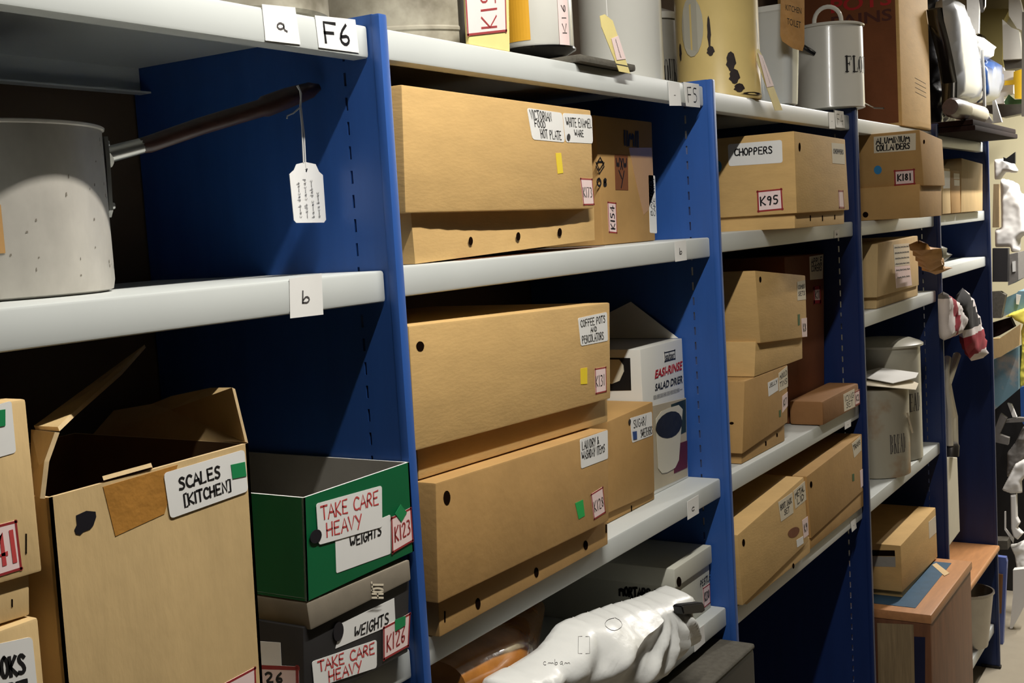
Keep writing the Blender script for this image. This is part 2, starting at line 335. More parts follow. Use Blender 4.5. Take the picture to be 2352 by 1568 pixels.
def finish_flat(bm, name, mats, parent):
    me = bpy.data.meshes.new(name); bm.to_mesh(me); bm.free()
    for m in mats: me.materials.append(M[m])
    o = link(name, me, parent)
    off = Vector((0, 0, 0)); p = parent
    while p is not None: off += p.location; p = p.parent
    me.transform(Matrix.Translation(-off)); return o
def puff(bm, poly, y0, bulge, mi=0, n=26, rough=0.0, fr=12.0, flat=0.35, yfun=None, back=None, crease=None, relax=0):
    """a soft closed body whose outline in the x-z plane is poly, swelling forward and back of y0"""
    xs = [p[0] for p in poly]; zs = [p[1] for p in poly]; x0, x1, z0, z1 = min(xs), max(xs), min(zs), max(zs)
    k = len(poly)
    def ins(x, z):
        c = False; j = k-1
        for i in range(k):
            xi, zi = poly[i]; xj, zj = poly[j]
            if (zi > z) != (zj > z) and x < (xj-xi)*(z-zi)/(zj-zi)+xi: c = not c
            j = i
        return c
    def near(x, z):
        best = (9, x, z)
        for i in range(k):
            ax, az = poly[i]; bx, bz = poly[(i+1) % k]; dx, dz = bx-ax, bz-az; t = max(0, min(1, ((x-ax)*dx+(z-az)*dz)/(dx*dx+dz*dz+1e-12)))
            px, pz = ax+t*dx, az+t*dz; d = math.hypot(px-x, pz-z)
            if d < best[0]: best = (d, px, pz)
        return best
    m = max(3, int(n*(z1-z0)/(x1-x0))) if (x1-x0) > 0 else n
    G = {}; core = set()
    hx, hz = (x1-x0)/n, (z1-z0)/m; lim = max(hx, hz)*1.45
    for i in range(-1, n+2):
        for j in range(-1, m+2):
            x, z = x0+i*hx, z0+j*hz; d, px, pz = near(x, z); inside = ins(x, z)
            if inside and d > lim*0.28: G[i, j] = (x, z, d); core.add((i, j))
            elif d <= lim: G[i, j] = (px, pz, 0.0)
    R = max((g[2] for g in G.values()), default=1) or 1
    fr_, bk_ = {}, {}
    for key, (x, z, d) in G.items():
        t = min(1, d/(R*flat if flat else R)); s = math.sqrt(max(0, 1-(1-t)**2)); y = y0+(yfun(x, z) if yfun else 0)
        nz = noise.fractal(Vector((x*fr, y0*3, z*fr)), 0.8, 2.0, 4)*rough*s if rough else 0
        if crease: nz += crease(x, z)*s
        fr_[key] = bm.verts.new((x, y-bulge*s+nz, z))
        bk_[key] = fr_[key] if d == 0 else bm.verts.new((x, y+(back if back is not None else bulge)*s, z))
    for i in range(-1, n+1):
        for j in range(-1, m+1):
            c = [(i, j), (i+1, j), (i+1, j+1), (i, j+1)]
            if all(q in G for q in c) and any(q in core for q in c):
                for S in (fr_, bk_):
                    try:
                        q = bm.faces.new([S[a] for a in c]); q.material_index = mi; q.smooth = True
                    except ValueError: pass
    bmesh.ops.remove_doubles(bm, verts=bm.verts[:], dist=1e-5)
    for _ in range(relax): bmesh.ops.smooth_vert(bm, verts=bm.verts[:], factor=0.5, use_axis_x=True, use_axis_y=True, use_axis_z=True)
def carton(name, label, front, depth, m='card', base=None, bdepth=None, group=None, cat='box', stickers=(), bevel=0.003, sag=0.0, lidname='lid', basemat=None, loc=None, extra=None):
    """archive carton: a lid (or plain body when base is None) over a tray"""
    allp = [Vector(p) for p in (base or front)]; zmin = min(p.z for p in allp); cx = sum(p.x for p in front_v(front))/4; cy = front[0][1]+(bdepth or depth)/2
    t = thing(name, label, cat, (cx, cy, zmin), group)
    bm = bmesh.new(); hexa(bm, front, depth, 0, bevel)
    finish(bm, lidname if base else 'carton_body', m, t, smooth=True, ang=50)
    if base:
        bm = bmesh.new(); bd = bdepth or depth-0.012
        if sag:      # the tray wall has bowed inward along its top
            f = front_v(base); d = Vector((0, bd, 0)); n = 12; T, B, Tb, Bb = [], [], [], []
            for i in range(n+1):
                s = i/n; k = math.sin(PI*s); T.append(bm.verts.new(f[0].lerp(f[1], s)+Vector((0, sag*k, 0.01)))); B.append(bm.verts.new(f[3].lerp(f[2], s))); Tb.append(bm.verts.new(f[0].lerp(f[1], s)+d)); Bb.append(bm.verts.new(f[3].lerp(f[2], s)+d))
            for i in range(n):
                for q in ((T[i], T[i+1], B[i+1], B[i]), (Tb[i], Tb[i+1], T[i+1], T[i]), (Bb[i], Bb[i+1], Tb[i+1], Tb[i]), (B[i], B[i+1], Bb[i+1], Bb[i])): bm.faces.new(q)
            for i in (0, n): bm.faces.new((T[i], B[i], Bb[i], Tb[i]))
        else: hexa(bm, base, bd, 0, bevel*0.7)
        finish(bm, 'base', basemat or m, t, smooth=True, ang=50)
    for s in stickers: sticker(t, **s)
    return t
def front_v(f): return [Vector(p) for p in f]

# ------------------------------------------------------------------ measured places (metres)
SCALES_FRONT = [(-0.4904, -0.0, -0.2498), (-0.2507, 0.0, -0.2464), (-0.2591, 0.0, -0.545), (-0.4934, 0.0, -0.545)]
SCALES_STICK = [dict(q=[(-0.3648, 0.0, -0.2543), (-0.2579, 0.0, -0.2517), (-0.2573, 0.0, -0.2949), (-0.3615, 0.0, -0.2988)], lines=[("SCALES",(.15,.54,.66,.80),"ink",.0024),("[KITCHEN]",(.18,.16,.78,.40),"ink",.0022)], rnd=.04, base=.0008),
 dict(q=[(-0.2787, 0.0, -0.2634), (-0.2591, 0.0, -0.2642), (-0.2586, 0.0, -0.2791), (-0.278, 0.0, -0.2779)], paper="green_dot", name="colour_sticker", base=.0014),
 dict(q=[(-0.434, 0.0, -0.2523), (-0.3461, -0.0, -0.2499), (-0.3673, 0.0, -0.2927), (-0.4256, 0.0, -0.2996)], paper="tape", name="tape_patch"),
 dict(q=[(-0.4672, 0.0, -0.2691), (-0.4429, 0.0, -0.2696), (-0.4451, 0.0, -0.2889), (-0.4683, 0.0, -0.2892)], paper="blob", name="ink_blot", shape=[(.1,.9),(.35,.95),(.55,.99),(.95,.85),(.98,.6),(.85,.25),(.7,.12),(.4,.1),(.25,0),(.05,.1),(0,.3),(.12,.5),(.1,.7)]),
 dict(q=[(-0.3325, 0.0, -0.4794), (-0.2664, 0.0, -0.4771), (-0.27, 0.0, -0.5367), (-0.3366, 0.0, -0.5409)], paper="paper_pink", border="border_red", bw=.035, name="number_label", lines=[("K119",(.15,.2,.85,.75),"ink",.004)])]
SCALES_FLAPS = [("flap", [(-0.4942, 0.0, -0.2497), (-0.4865, 0.0, -0.2192), (-0.4734, 0.0, -0.1963), (-0.4605, 0.05, -0.1981), (-0.4663, 0.05, -0.2416), (-0.4786, 0.03, -0.2514)]), ("flap", [(-0.4605, 0.05, -0.1981), (-0.4695, 0.005, -0.196), (-0.4267, 0.04, -0.192), (-0.2772, 0.15, -0.1742), (-0.1554, 0.25, -0.1593), (-0.2628, 0.2, -0.1826)]), ("flap", [(-0.2507, 0.0, -0.2464), (-0.2588, 0.004, -0.1895), (-0.2348, 0.06, -0.1941), (-0.2173, 0.14, -0.2074), (-0.2108, 0.18, -0.2182), (-0.2065, 0.25, -0.2284), (-0.24669999999999997, 0.25, -0.2564)]), ("tape_flap", [(-0.4333, -0.001, -0.2467), (-0.3781, -0.002, -0.2455), (-0.3654, 0.012, -0.2522), (-0.3856, 0.02, -0.2526), (-0.415, 0.018, -0.2537)])]
GREEN_FRONT = [(-0.1967, -0.02, -0.3143), (-0.0095, -0.02, -0.3129), (-0.012, -0.02, -0.4205), (-0.2037, -0.02, -0.4247)]
GREEN_STICK = [dict(q=[(-0.1518, -0.02, -0.3701), (-0.0526, -0.02, -0.3663), (-0.0571, -0.02, -0.4116), (-0.1542, -0.02, -0.4079)], lines=[("WEIGHTS",(.25,.58,.82,.85),"ink",.0022)], rnd=.02),
 dict(q=[(-0.1791, -0.02, -0.3246), (-0.0656, -0.02, -0.3291), (-0.0701, -0.02, -0.3766), (-0.1799, -0.02, -0.3695)], base=.0008, rnd=.03, lines=[("TAKE CARE",(.06,.58,.94,.90),"ink_red",.002),("HEAVY",(.12,.14,.66,.46),"ink_red",.002)]),
 dict(q=[(-0.053, -0.02, -0.3699), (-0.0133, -0.02, -0.3669), (-0.0135, -0.02, -0.4078), (-0.0557, -0.02, -0.412)], base=.0008, paper="paper_pink", border="border_red", bw=.06, name="number_label", lines=[("K123",(.14,.28,.90,.68),"border_red",.0022)]),
 dict(q=[(-0.0449, -0.02, -0.3568), (-0.0223, -0.02, -0.3601), (-0.0238, -0.02, -0.3817), (-0.0457, -0.02, -0.3773)], base=.0015, paper="green_dot", name="colour_sticker", shape=DIA),
 dict(q=[(-0.1925, -0.02, -0.3511), (-0.1738, -0.02, -0.3523), (-0.1755, -0.02, -0.367), (-0.1941, -0.02, -0.3656)], base=.0015, paper="blob", name="ink_blot", shape=ELL)]
SALAD = (0.799,0.985,0.062,-0.272)
SALAD_STICK = [dict(q=[(0.8995, 0.062, -0.289), (0.9493, 0.062, -0.2897), (0.9485, 0.062, -0.308), (0.8994, 0.062, -0.3074)], paper="salad_white", name="logo_print", border="ink", bw=.05, typed=[("salter",(.08,.15,.92,.85),"ink",.02)]),
 dict(q=[(0.8535, 0.062, -0.3158), (0.9811, 0.062, -0.3132), (0.9795, 0.062, -0.3334), (0.8527, 0.062, -0.334)], paper=None, name="brand_print", typed=[("EASI-RINSE",(0,.08,1,.92),"ink_red_print",.03,.25)]),
 dict(q=[(0.8519, 0.062, -0.3411), (0.9765, 0.062, -0.3412), (0.9752, 0.062, -0.3585), (0.8515, 0.062, -0.3561)], paper=None, name="brand_print", typed=[("SALAD DRIER",(0,.08,1,.92),"ink",.02,.2)]),
 dict(q=[(0.8431, 0.062, -0.361), (0.9738, 0.062, -0.3641), (0.9735, 0.062, -0.3728), (0.8433, 0.062, -0.3704)], paper=None, name="small_print", lines=[("~~~~~~~~",(0,.66,.9,.9),"ink_soft",.0008),("~~~~~~~~~",(0,.36,1,.6),"ink_soft",.0008),("~~~~~~~~",(0,.06,.9,.3),"ink_soft",.0008)]),
 dict(q=[(0.8141, 0.062, -0.3797), (0.989, 0.062, -0.3883), (0.9788, 0.062, -0.5398), (0.8039, 0.062, -0.5353)], paper="print_beige", name="picture"), dict(q=[(0.9231, 0.062, -0.4689), (0.9852, 0.062, -0.4716), (0.9792, 0.062, -0.5236), (0.9169, 0.062, -0.5226)], paper="print_table", name="picture", base=.0006), dict(q=[(0.9183, 0.062, -0.3905), (0.9865, 0.062, -0.3908), (0.9815, 0.062, -0.4532), (0.9247, 0.062, -0.4548)], paper="print_green", name="picture", base=.0006),
 dict(q=[(0.8477, 0.062, -0.3948), (0.9702, 0.062, -0.3956), (0.9563, 0.062, -0.516), (0.8387, 0.062, -0.5126)], paper="print_bowl", name="picture", base=.0012, shape=[(.06,.12),(.0,.9),(.2,.99),(.5,1),(.85,.99),(1,.9),(.85,.12),(.7,.02),(.4,0),(.2,.02)]),
 dict(q=[(0.845, 0.062, -0.4013), (0.9643, 0.062, -0.4035), (0.9596, 0.062, -0.4567), (0.8425, 0.062, -0.4456)], paper="print_leaf", name="picture", base=.0018, shape=ELL)]
SALAD_SIDE = [(0.799, 0.1467, -0.2874), (0.799, 0.0826, -0.2876), (0.799, 0.0838, -0.3464), (0.799, 0.1503, -0.3491)]
SALAD_BOWL = [(0.799, 0.1407, -0.2906), (0.799, 0.0954, -0.2893), (0.799, 0.0967, -0.3343), (0.799, 0.1434, -0.3364)]
SALAD_FLAP = [(0.9596, 0.2, -0.2579), (1.0501, 0.2, -0.1972), (1.3106, 0.2, -0.2944)]
MORTAR = (0.8094,0.985,0.02,-0.6746,-0.7107)
MORTAR_STICK = [dict(q=[(0.934, 0.026, -0.7312), (0.9858, 0.026, -0.7305), (0.984, 0.026, -0.7455), (0.9323, 0.026, -0.746)], out=(0,-1,0), paper=None, name="ink_writing", lines=[("PESTLE",(0,.1,1,.9),"ink",.002)]), dict(q=[(0.9455, 0.026, -0.7498), (0.9804, 0.026, -0.7501), (0.979, 0.026, -0.7891), (0.9463, 0.026, -0.7899)], out=(0,-1,0), paper="paper_pink", border="border_red", bw=.07, name="number_label", lines=[("K130",(.15,.3,.85,.7),"ink_soft",.003)]),
 dict(q=[(0.8154, 0.1383, -0.7213), (0.8154, 0.0583, -0.717), (0.8154, 0.0619, -0.7556), (0.8154, 0.138, -0.7566)], out=(-1,0,0), paper=None, name="ink_writing", lines=[("MORTARS &",(.0,.52,1,.98),"ink",.0045),("PESTLES",(.3,.02,1,.44),"ink",.0045)])]
MORTAR_HOLE = dict(q=[(0.8154, 0.02, -0.6904), (0.8357, 0.02, -0.6956), (0.835, 0.02, -0.7146), (0.8146, 0.02, -0.7093)], out=(0,-1,0), paper="hole", name="punch_hole", shape=ELL)
BAG_POLY = [(0.1338, -0.6556), (0.1461, -0.6328), (0.1995, -0.6379), (0.2675, -0.6406), (0.3039, -0.637), (0.3476, -0.6224), (0.396, -0.6271), (0.5102, -0.6441), (0.6253, -0.6633), (0.6815, -0.6692), (0.7108, -0.6709), (0.7641, -0.7102), (0.7566, -0.715), (0.715, -0.7216), (0.7442, -0.7628), (0.7307, -0.7904), (0.6944, -0.785), (0.6043, -0.7926), (0.5501, -0.794), (0.4934, -0.7908)]
CLIP_POLY = [(0.6102, -0.671), (0.6195, -0.6712), (0.6984, -0.6911), (0.7052, -0.7081), (0.69, -0.7061), (0.6177, -0.6871)]
BAG_PRINT = [(0.2974, -0.1, -0.5872), (0.3702, -0.1, -0.6099), (0.3675, -0.1, -0.6334), (0.2948, -0.1, -0.6098)]
BAG_PRINT2 = [(0.2246, -0.1, -0.5924), (0.2741, -0.1, -0.6086), (0.2717, -0.1, -0.6298), (0.2223, -0.1, -0.6131)]
BAG_PRINT3 = [(0.1338, -0.1, -0.5912), (0.2027, -0.1, -0.6149), (0.2014, -0.1, -0.6262), (0.1325, -0.1, -0.6021)]
NAVY_POLY = [(0.5486, -0.8626), (0.5916, -0.8443), (0.6364, -0.8226), (0.6761, -0.8098), (0.7282, -0.7987), (0.7875, -0.7949), (0.8601, -0.8084), (0.9422, -0.834), (0.9871, -0.8612), (0.9474, -0.9074), (0.8455, -0.9361), (0.7818, -0.9503)]
NAVY_LINES = [[(0.5551, 0.18, -0.7925), (0.599, 0.18, -0.7799), (0.6522, 0.18, -0.7723)], [(0.5653, 0.18, -0.7947), (0.6203, 0.18, -0.7843), (0.6749, 0.18, -0.7725)]]
AMBER_LINE = [(0.1146, 0.05, -0.6445), (0.1918, 0.06, -0.653), (0.2698, 0.075, -0.6629), (0.343, 0.095, -0.6739), (0.4344, 0.13, -0.6889), (0.5201, 0.165, -0.7), (0.6039, 0.2, -0.7057)]
BLACK_TOP = [(1.0129, 0.0098, -0.86), (0.9979, -0.039, -0.86), (0.7166, -0.0531, -0.86), (0.6692, 0.0575, -0.86)]
BLACK_TAG = [(0.9178, -0.052, -0.877), (0.9421, -0.052, -0.8712), (0.9452, -0.052, -0.9053), (0.9176, -0.052, -0.9162)]
TRUNK = (2.2329,2.7986,-0.1,-1.187)
TRUNK_PANEL = [(2.281, -0.0154, -1.187), (2.2887, -0.0836, -1.187), (2.7838, -0.0718, -1.187), (2.7714, -0.0021, -1.187)]
TRUNK_TAPE = [(2.7123, 0.0011, -1.187), (2.7383, -0.0065, -1.187), (2.6393, -0.0681, -1.187), (2.6067, -0.0594, -1.187)]
TRUNK_END = [(2.2329, 0.0491, -1.2299), (2.2329, -0.053, -1.2219), (2.2329, -0.0519, -1.3932), (2.2329, 0.051, -1.4091)]
TRUNK_END2 = [(2.2329, -0.0539, -1.2567), (2.2329, -0.0843, -1.2545), (2.2329, -0.0806, -1.3888), (2.2329, -0.0519, -1.3932)]
C_PAN = (-0.3774, 0.19, 0.1012)
C_TUB = (0.3174, 0.16, 0.1003)
C_TUB0 = (0.0157, 0.17, 0.0724)
C_DRUM = (0.6181, 0.1, 0.0431)
C_BIN = (0.9878, 0.14, 0.0601)
C_BIN2 = (1.4364, 0.27, 0.0276)
C_YBIN = (1.3035, 0.1, 0.0895)
C_FLOUR = (2.1837, 0.1, 0.0931)
C_GLASS = (1.498, 0.02, 0.0471)
C_RBIN = (2.8639, 0.16, 0.105)
C_FBIN = (2.416, 0.06, 0.0698)
C_BUCKET = (3.8047, 0.1, 0.0848)
Z_PAN = [0.087, -0.086, 0.063, 0.02]
Z_FLOUR = [0.471, 0.216, 0.41, 0.351, 0.527]
Z_YBIN = [0.467, 0.219]
Z_BIN = [0.427, 0.227]
Z_RBIN = [-0.487, -0.831, -0.277]
Z_FBIN = [-0.554, -0.856]
Z_BUCKET = [-1.636, -1.863]
Z_DRUM = [0.332, 0.258, 0.23, 0.219]
Z_TUB = [0.344, 0.267, 0.239]
Z_GLASS = [0.464, 0.193]
HANDLE = [(-0.2553, 0.17, 0.0625), (-0.2209, 0.155, 0.0691), (-0.1594, 0.125, 0.0899), (-0.0863, 0.1, 0.1115), (-0.054, 0.088, 0.1236), (-0.0169, 0.07, 0.1367)]
TAG = [(-0.0823, 0.068, 0.0332), (-0.0741, 0.068, 0.038), (-0.0691, 0.068, 0.0448), (-0.053, 0.068, 0.0476), (-0.0356, 0.068, 0.0453), (-0.0306, 0.068, 0.0366), (-0.0241, 0.068, 0.0327), (-0.0244, 0.068, -0.0204), (-0.0284, 0.068, -0.0236), (-0.0767, 0.068, -0.0228), (-0.0806, 0.068, -0.0194)]
TAGQ = [(-0.0808, 0.068, 0.0465), (-0.0248, 0.068, 0.048), (-0.0248, 0.068, -0.0237), (-0.081, 0.068, -0.0227)]
STRINGS = [[(-0.0584, 0.068, 0.1351), (-0.0538, 0.068, 0.1297), (-0.0533, 0.068, 0.1211), (-0.0559, 0.068, 0.1114), (-0.055, 0.068, 0.0884), (-0.0568, 0.068, 0.0469)], [(-0.0566, 0.068, 0.1358), (-0.0518, 0.068, 0.1269), (-0.0541, 0.068, 0.1115), (-0.0521, 0.068, 0.0808), (-0.0539, 0.068, 0.0392)], [(-0.056, 0.068, 0.1104), (-0.0682, 0.068, 0.1031), (-0.0785, 0.068, 0.0997), (-0.0797, 0.068, 0.0964)]]
SHELF_LABELS = {}
SHELF_LABELS.setdefault('6a', []).append(('a', [(-0.181, -0.0003, 0.2023), (-0.1297, -0.0003, 0.2053), (-0.1256, -0.0003, 0.1665), (-0.1797, -0.0003, 0.1654)]))
SHELF_LABELS.setdefault('6a', []).append(('F6', [(-0.0984, -0.0003, 0.2007), (-0.0285, -0.0003, 0.2042), (-0.0258, -0.0003, 0.1669), (-0.0957, -0.0003, 0.1663)]))
SHELF_LABELS.setdefault('6b', []).append(('b', [(-0.1713, -0.0003, -0.0835), (-0.119, -0.0003, -0.0811), (-0.1212, -0.0003, -0.1263), (-0.1747, -0.0003, -0.1256)]))
SHELF_LABELS.setdefault('5a', []).append(('-', [(0.8361, -0.0003, 0.1977), (0.8841, -0.0003, 0.1985), (0.8887, -0.0003, 0.1584), (0.837, -0.0003, 0.1555)]))
SHELF_LABELS.setdefault('5a', []).append(('F5', [(0.9029, -0.0003, 0.2017), (0.9735, -0.0003, 0.2027), (0.9744, -0.0003, 0.1598), (0.9101, -0.0003, 0.1589)]))
SHELF_LABELS.setdefault('5b', []).append(('b', [(0.8308, -0.0003, -0.0832), (0.8809, -0.0003, -0.0821), (0.8807, -0.0003, -0.1183), (0.8305, -0.0003, -0.1188)]))
SHELF_LABELS.setdefault('5c', []).append(('c', [(0.8325, -0.0003, -0.5537), (0.8848, -0.0003, -0.5525), (0.883, -0.0003, -0.5866), (0.8306, -0.0003, -0.5871)]))
SHELF_LABELS.setdefault('5d', []).append(('d', [(0.8346, -0.0003, -0.798), (0.8822, -0.0003, -0.7985), (0.8841, -0.0003, -0.8335), (0.834, -0.0003, -0.8351)]))
SHELF_LABELS.setdefault('4a', []).append(('-', [(1.77, -0.0003, 0.1931), (1.8191, -0.0003, 0.1944), (1.8205, -0.0003, 0.1555), (1.7737, -0.0003, 0.1536)]))
SHELF_LABELS.setdefault('4a', []).append(('F4', [(1.8215, -0.0003, 0.2003), (1.896, -0.0003, 0.201), (1.9046, -0.0003, 0.1602), (1.8295, -0.0003, 0.1589)]))
SHELF_LABELS.setdefault('4b', []).append(('b', [(1.7844, -0.0003, -0.0929), (1.8263, -0.0003, -0.0915), (1.824, -0.0003, -0.1106), (1.7822, -0.0003, -0.1119)]))
SHELF_LABELS.setdefault('4c', []).append(('-', [(1.8154, -0.0003, -0.5744), (1.8706, -0.0003, -0.576), (1.8686, -0.0003, -0.593), (1.8158, -0.0003, -0.5927)]))
SHELF_LABELS.setdefault('4d', []).append(('-', [(1.8355, -0.0003, -0.832), (1.8809, -0.0003, -0.8341), (1.8884, -0.0003, -0.8625), (1.8469, -0.0003, -0.8633)]))
SHELF_Z = {'6a': 0.1997, '6b': -0.0844, '5a': 0.2006, '5b': -0.0813, '5c': -0.5445, '5d': -0.7993, '4a': 0.1944, '4b': -0.0755, '4c': -0.5481, '4d': -0.8156, '3a': 0.1901, '3b': -0.0771, '3c': -0.3199, '3d': -0.8176, '2a': 0.1811, '2b': -0.0774, '2c': -0.2527}
K15 = [(0.2094, 0.0, 0.2793), (0.313, 0.0, 0.2998), (0.3082, 0.0, 0.2273), (0.2088, -0.0, 0.211)]
K15B = [(0.2155, 0.004, 0.2808), (0.3231, 0.004, 0.3019), (0.3154, 0.004, 0.2239), (0.2142, 0.004, 0.2059)]
OCHRE = [(0.3094, 0.0, 0.2742), (0.3837, 0.0, 0.284), (0.3951, 0.0, 0.2333), (0.2949, 0.0, 0.2128)]
K161 = [(0.5018, 0.0, 0.29), (0.5505, 0.0, 0.295), (0.5544, 0.0, 0.2331), (0.5092, 0.0, 0.2315)]
YTAG = [(0.5642, -0.012, 0.2768), (0.5809, -0.012, 0.2812), (0.6076, -0.012, 0.2745), (0.6615, -0.012, 0.1962), (0.6211, -0.012, 0.1965), (0.5677, -0.012, 0.2602)]
YTAG2 = [(1.2523, -0.014, 0.2902), (1.2635, -0.014, 0.2933), (1.2817, -0.014, 0.2825), (1.3974, -0.014, 0.1763), (1.3497, -0.014, 0.1729), (1.2508, -0.014, 0.2672)]
BASE_BLACK = [(0.2481, 0.0, 0.2045), (0.3236, 0.0, 0.2148), (0.571, 0.0, 0.2058), (0.5703, 0.0, 0.1996), (0.2527, 0.0, 0.2028)]
BROWNLAB = [(1.2732, -0.03, 0.4065), (1.42, -0.03, 0.4262), (1.3692, -0.03, 0.3046), (1.2318, -0.03, 0.3098)]
BIGBOX = [(2.7681, 0.06, 0.7027), (3.2232, 0.06, 0.7723), (3.143, 0.06, 0.2121), (2.7382, 0.06, 0.2229)]
BIGBOX_RED = [(2.7382, 0.3086, 0.6846), (2.7382, 0.1033, 0.6523), (2.7382, 0.0988, 0.5798), (2.7382, 0.3112, 0.6139)]
BIGBOX_TXT = [(2.7382, 0.214, 0.5914), (2.7382, 0.0991, 0.5692), (2.7382, 0.1007, 0.5188), (2.7382, 0.2157, 0.5415)]
DARKBAG_POLY = [(3.4496, 0.7116), (3.6272, 0.7352), (3.6282, 0.6178), (3.6899, 0.4919), (3.7616, 0.4305), (3.7272, 0.3438), (3.744, 0.2838), (3.707, 0.2416), (3.5039, 0.2042), (3.3906, 0.2193)]
GREYCASE_POLY = [(3.0738, 0.6385), (3.2561, 0.6594), (3.4565, 0.5828), (3.4968, 0.5242), (3.5541, 0.4659), (3.6285, 0.3257), (3.4071, 0.3033), (3.1845, 0.3026), (3.1507, 0.3718), (3.1058, 0.4564), (3.0789, 0.5699)]
BLUEJAR_POLY = [(3.5994, 0.471), (3.9846, 0.5182), (4.0561, 0.4753), (4.0792, 0.4242), (3.9446, 0.3454), (3.6911, 0.3272), (3.6462, 0.377)]
WHITETOP_POLY = [(3.54, 0.5839), (3.6874, 0.5771), (3.8633, 0.5853), (3.8964, 0.5581), (4.0046, 0.5269), (4.0223, 0.5146), (3.6075, 0.4701), (3.5605, 0.4869), (3.5504, 0.5372)]
STRAPD = [(2.8122, -0.03, 0.5621), (2.8317, -0.03, 0.5244), (2.8992, -0.03, 0.4709), (2.956, -0.03, 0.4144), (3.0068, -0.03, 0.3488), (2.9916, -0.03, 0.2777)]
ROLLER = [(2.7361, -0.085, 0.2374), (2.9212, -0.085, 0.2415), (3.2309, -0.085, 0.2499)]
BOARDS = [(2.4526, -0.12, 0.1738), (3.7088, -0.12, 0.2439), (3.746, -0.12, 0.2241), (3.7439, -0.12, 0.2075), (2.4486, -0.12, 0.1411)]
STRAPS = [[(2.9474, -0.01, -0.1586), (2.9728, -0.01, -0.1828), (3.0492, -0.01, -0.2097), (3.1376, -0.01, -0.2236), (3.0901, -0.01, -0.2404), (3.0158, -0.01, -0.2443)], [(2.9254, -0.01, -0.167), (3.0076, -0.01, -0.1921), (3.0632, -0.01, -0.2167), (3.1059, -0.01, -0.2348)]]
STRAPBAG = [(2.9583, -0.1678), (3.0284, -0.1768), (3.1128, -0.2091), (3.2024, -0.2264), (3.1393, -0.2394), (3.0503, -0.2363), (2.9575, -0.2329)]
PLAID1 = [(2.7508, -0.045, -0.3145), (2.8497, -0.045, -0.3368), (2.9405, -0.045, -0.3668), (3.0088, -0.045, -0.4087), (3.0082, -0.045, -0.4657), (2.9516, -0.045, -0.4753), (2.7542, -0.045, -0.4704)]
PLAID2 = [(2.916, -0.05, -0.3648), (3.0313, -0.05, -0.3237), (3.142, -0.05, -0.3649), (3.2546, -0.05, -0.4391), (3.3177, -0.05, -0.4975), (3.36, -0.05, -0.5634), (3.4139, -0.05, -0.6036), (3.142, -0.05, -0.5839), (3.0443, -0.05, -0.5297), (2.9918, -0.05, -0.4434)]
PLAID2Q = [(3.3477, 0.02, -0.4832), (3.6681, 0.02, -0.5061), (3.7992, 0.02, -0.6539), (3.5046, 0.02, -0.6295)]
TONGS = [[(3.0132, 0.0, -0.5563), (2.9776, 0.0, -0.5967), (2.9802, 0.0, -0.6599), (3.0127, 0.0, -0.7326), (3.0085, 0.0, -0.8547)], [(3.1609, 0.0, -0.5673), (3.0696, 0.0, -0.6088), (2.9965, 0.0, -0.6442), (3.0278, 0.0, -0.694), (3.0826, 0.0, -0.7668), (3.0811, 0.0, -0.8682)], [(3.0393, 0.0, -0.8605), (3.035, 0.0, -0.8964)]]
POST = [(2.9561, 0.0, -0.8851), (3.1254, 0.0, -0.918), (3.137, 0.0, -1.1826), (2.96, 0.0, -1.1895)]
BOARD2 = [(1.6079, -0.2982, -0.8), (1.6226, -0.3809, -0.8), (1.5938, -0.3894, -0.8), (1.3077, -0.399, -0.8), (1.3301, -0.346, -0.8)]
BSHELF = [(3.3148, 0.0, -1.6738), (3.6695, -0.0, -1.794), (3.4511, 0.0, -1.8434)]
KRAFT_POLY = [(2.3852, -0.1379), (2.4508, -0.1605), (2.5216, -0.1841), (2.5584, -0.1928), (2.6547, -0.2366), (2.6447, -0.2537), (2.5896, -0.2538), (2.5006, -0.2345), (2.446, -0.2009), (2.3928, -0.1681)]

G_BUNDLE = (4.35, [(-0.0768, 0.1362), (-0.0331, 0.1386), (-0.0034, 0.1182), (0.0164, 0.0808), (0.0068, 0.0696), (-0.0344, 0.0768), (-0.0578, 0.0464), (-0.0787, 0.048)])
G_CLIP = (4.3, [(-0.0248, 0.1389), (-0.0138, 0.1321), (0.022, 0.1567), (0.0211, 0.1075), (0.0044, 0.1108), (-0.0103, 0.1179), (-0.0251, 0.1231)])
G_CLOTH = (4.5, [(-0.0831, 0.0572), (-0.0406, 0.0459), (-0.0101, 0.0272), (-0.0031, -0.0102), (0.0253, -0.0284), (0.028, -0.1886), (-0.0071, -0.2158), (-0.0082, -0.2737), (-0.0432, -0.2764), (-0.0466, -0.2534), (-0.1112, -0.2506), (-0.1094, -0.1651), (-0.0838, -0.1622)])
G_PLANK = (4.3, [(-0.0666, 0.0289), (-0.044, 0.0273), (-0.0478, -0.1562), (-0.0743, -0.1549)])
G_BLACK = (4.35, [(-0.0849, -0.2452), (-0.0221, -0.2479), (-0.0268, -0.3917), (-0.088, -0.3899)])
G_GREY = (4.4, [(-0.0289, -0.2763), (0.0094, -0.2697), (0.009, -0.3879), (-0.0335, -0.4113)])
G_SPOT = (4.395, [(-0.0134, -0.3073), (-0.0008, -0.3057), (-0.0009, -0.3505), (-0.0131, -0.3522)])
G_CASE = (4.35, [(-0.099, -0.4344), (-0.0584, -0.4332), (-0.0365, -0.4489), (-0.0567, -0.548), (-0.1015, -0.5475)])
G_FOLDER = (4.42, [(-0.0696, -0.5061), (-0.0421, -0.4629), (-0.0032, -0.4463), (0.005, -0.4378), (0.0352, -0.4386), (0.0333, -0.5426), (-0.0231, -0.5288), (-0.0706, -0.5544)])
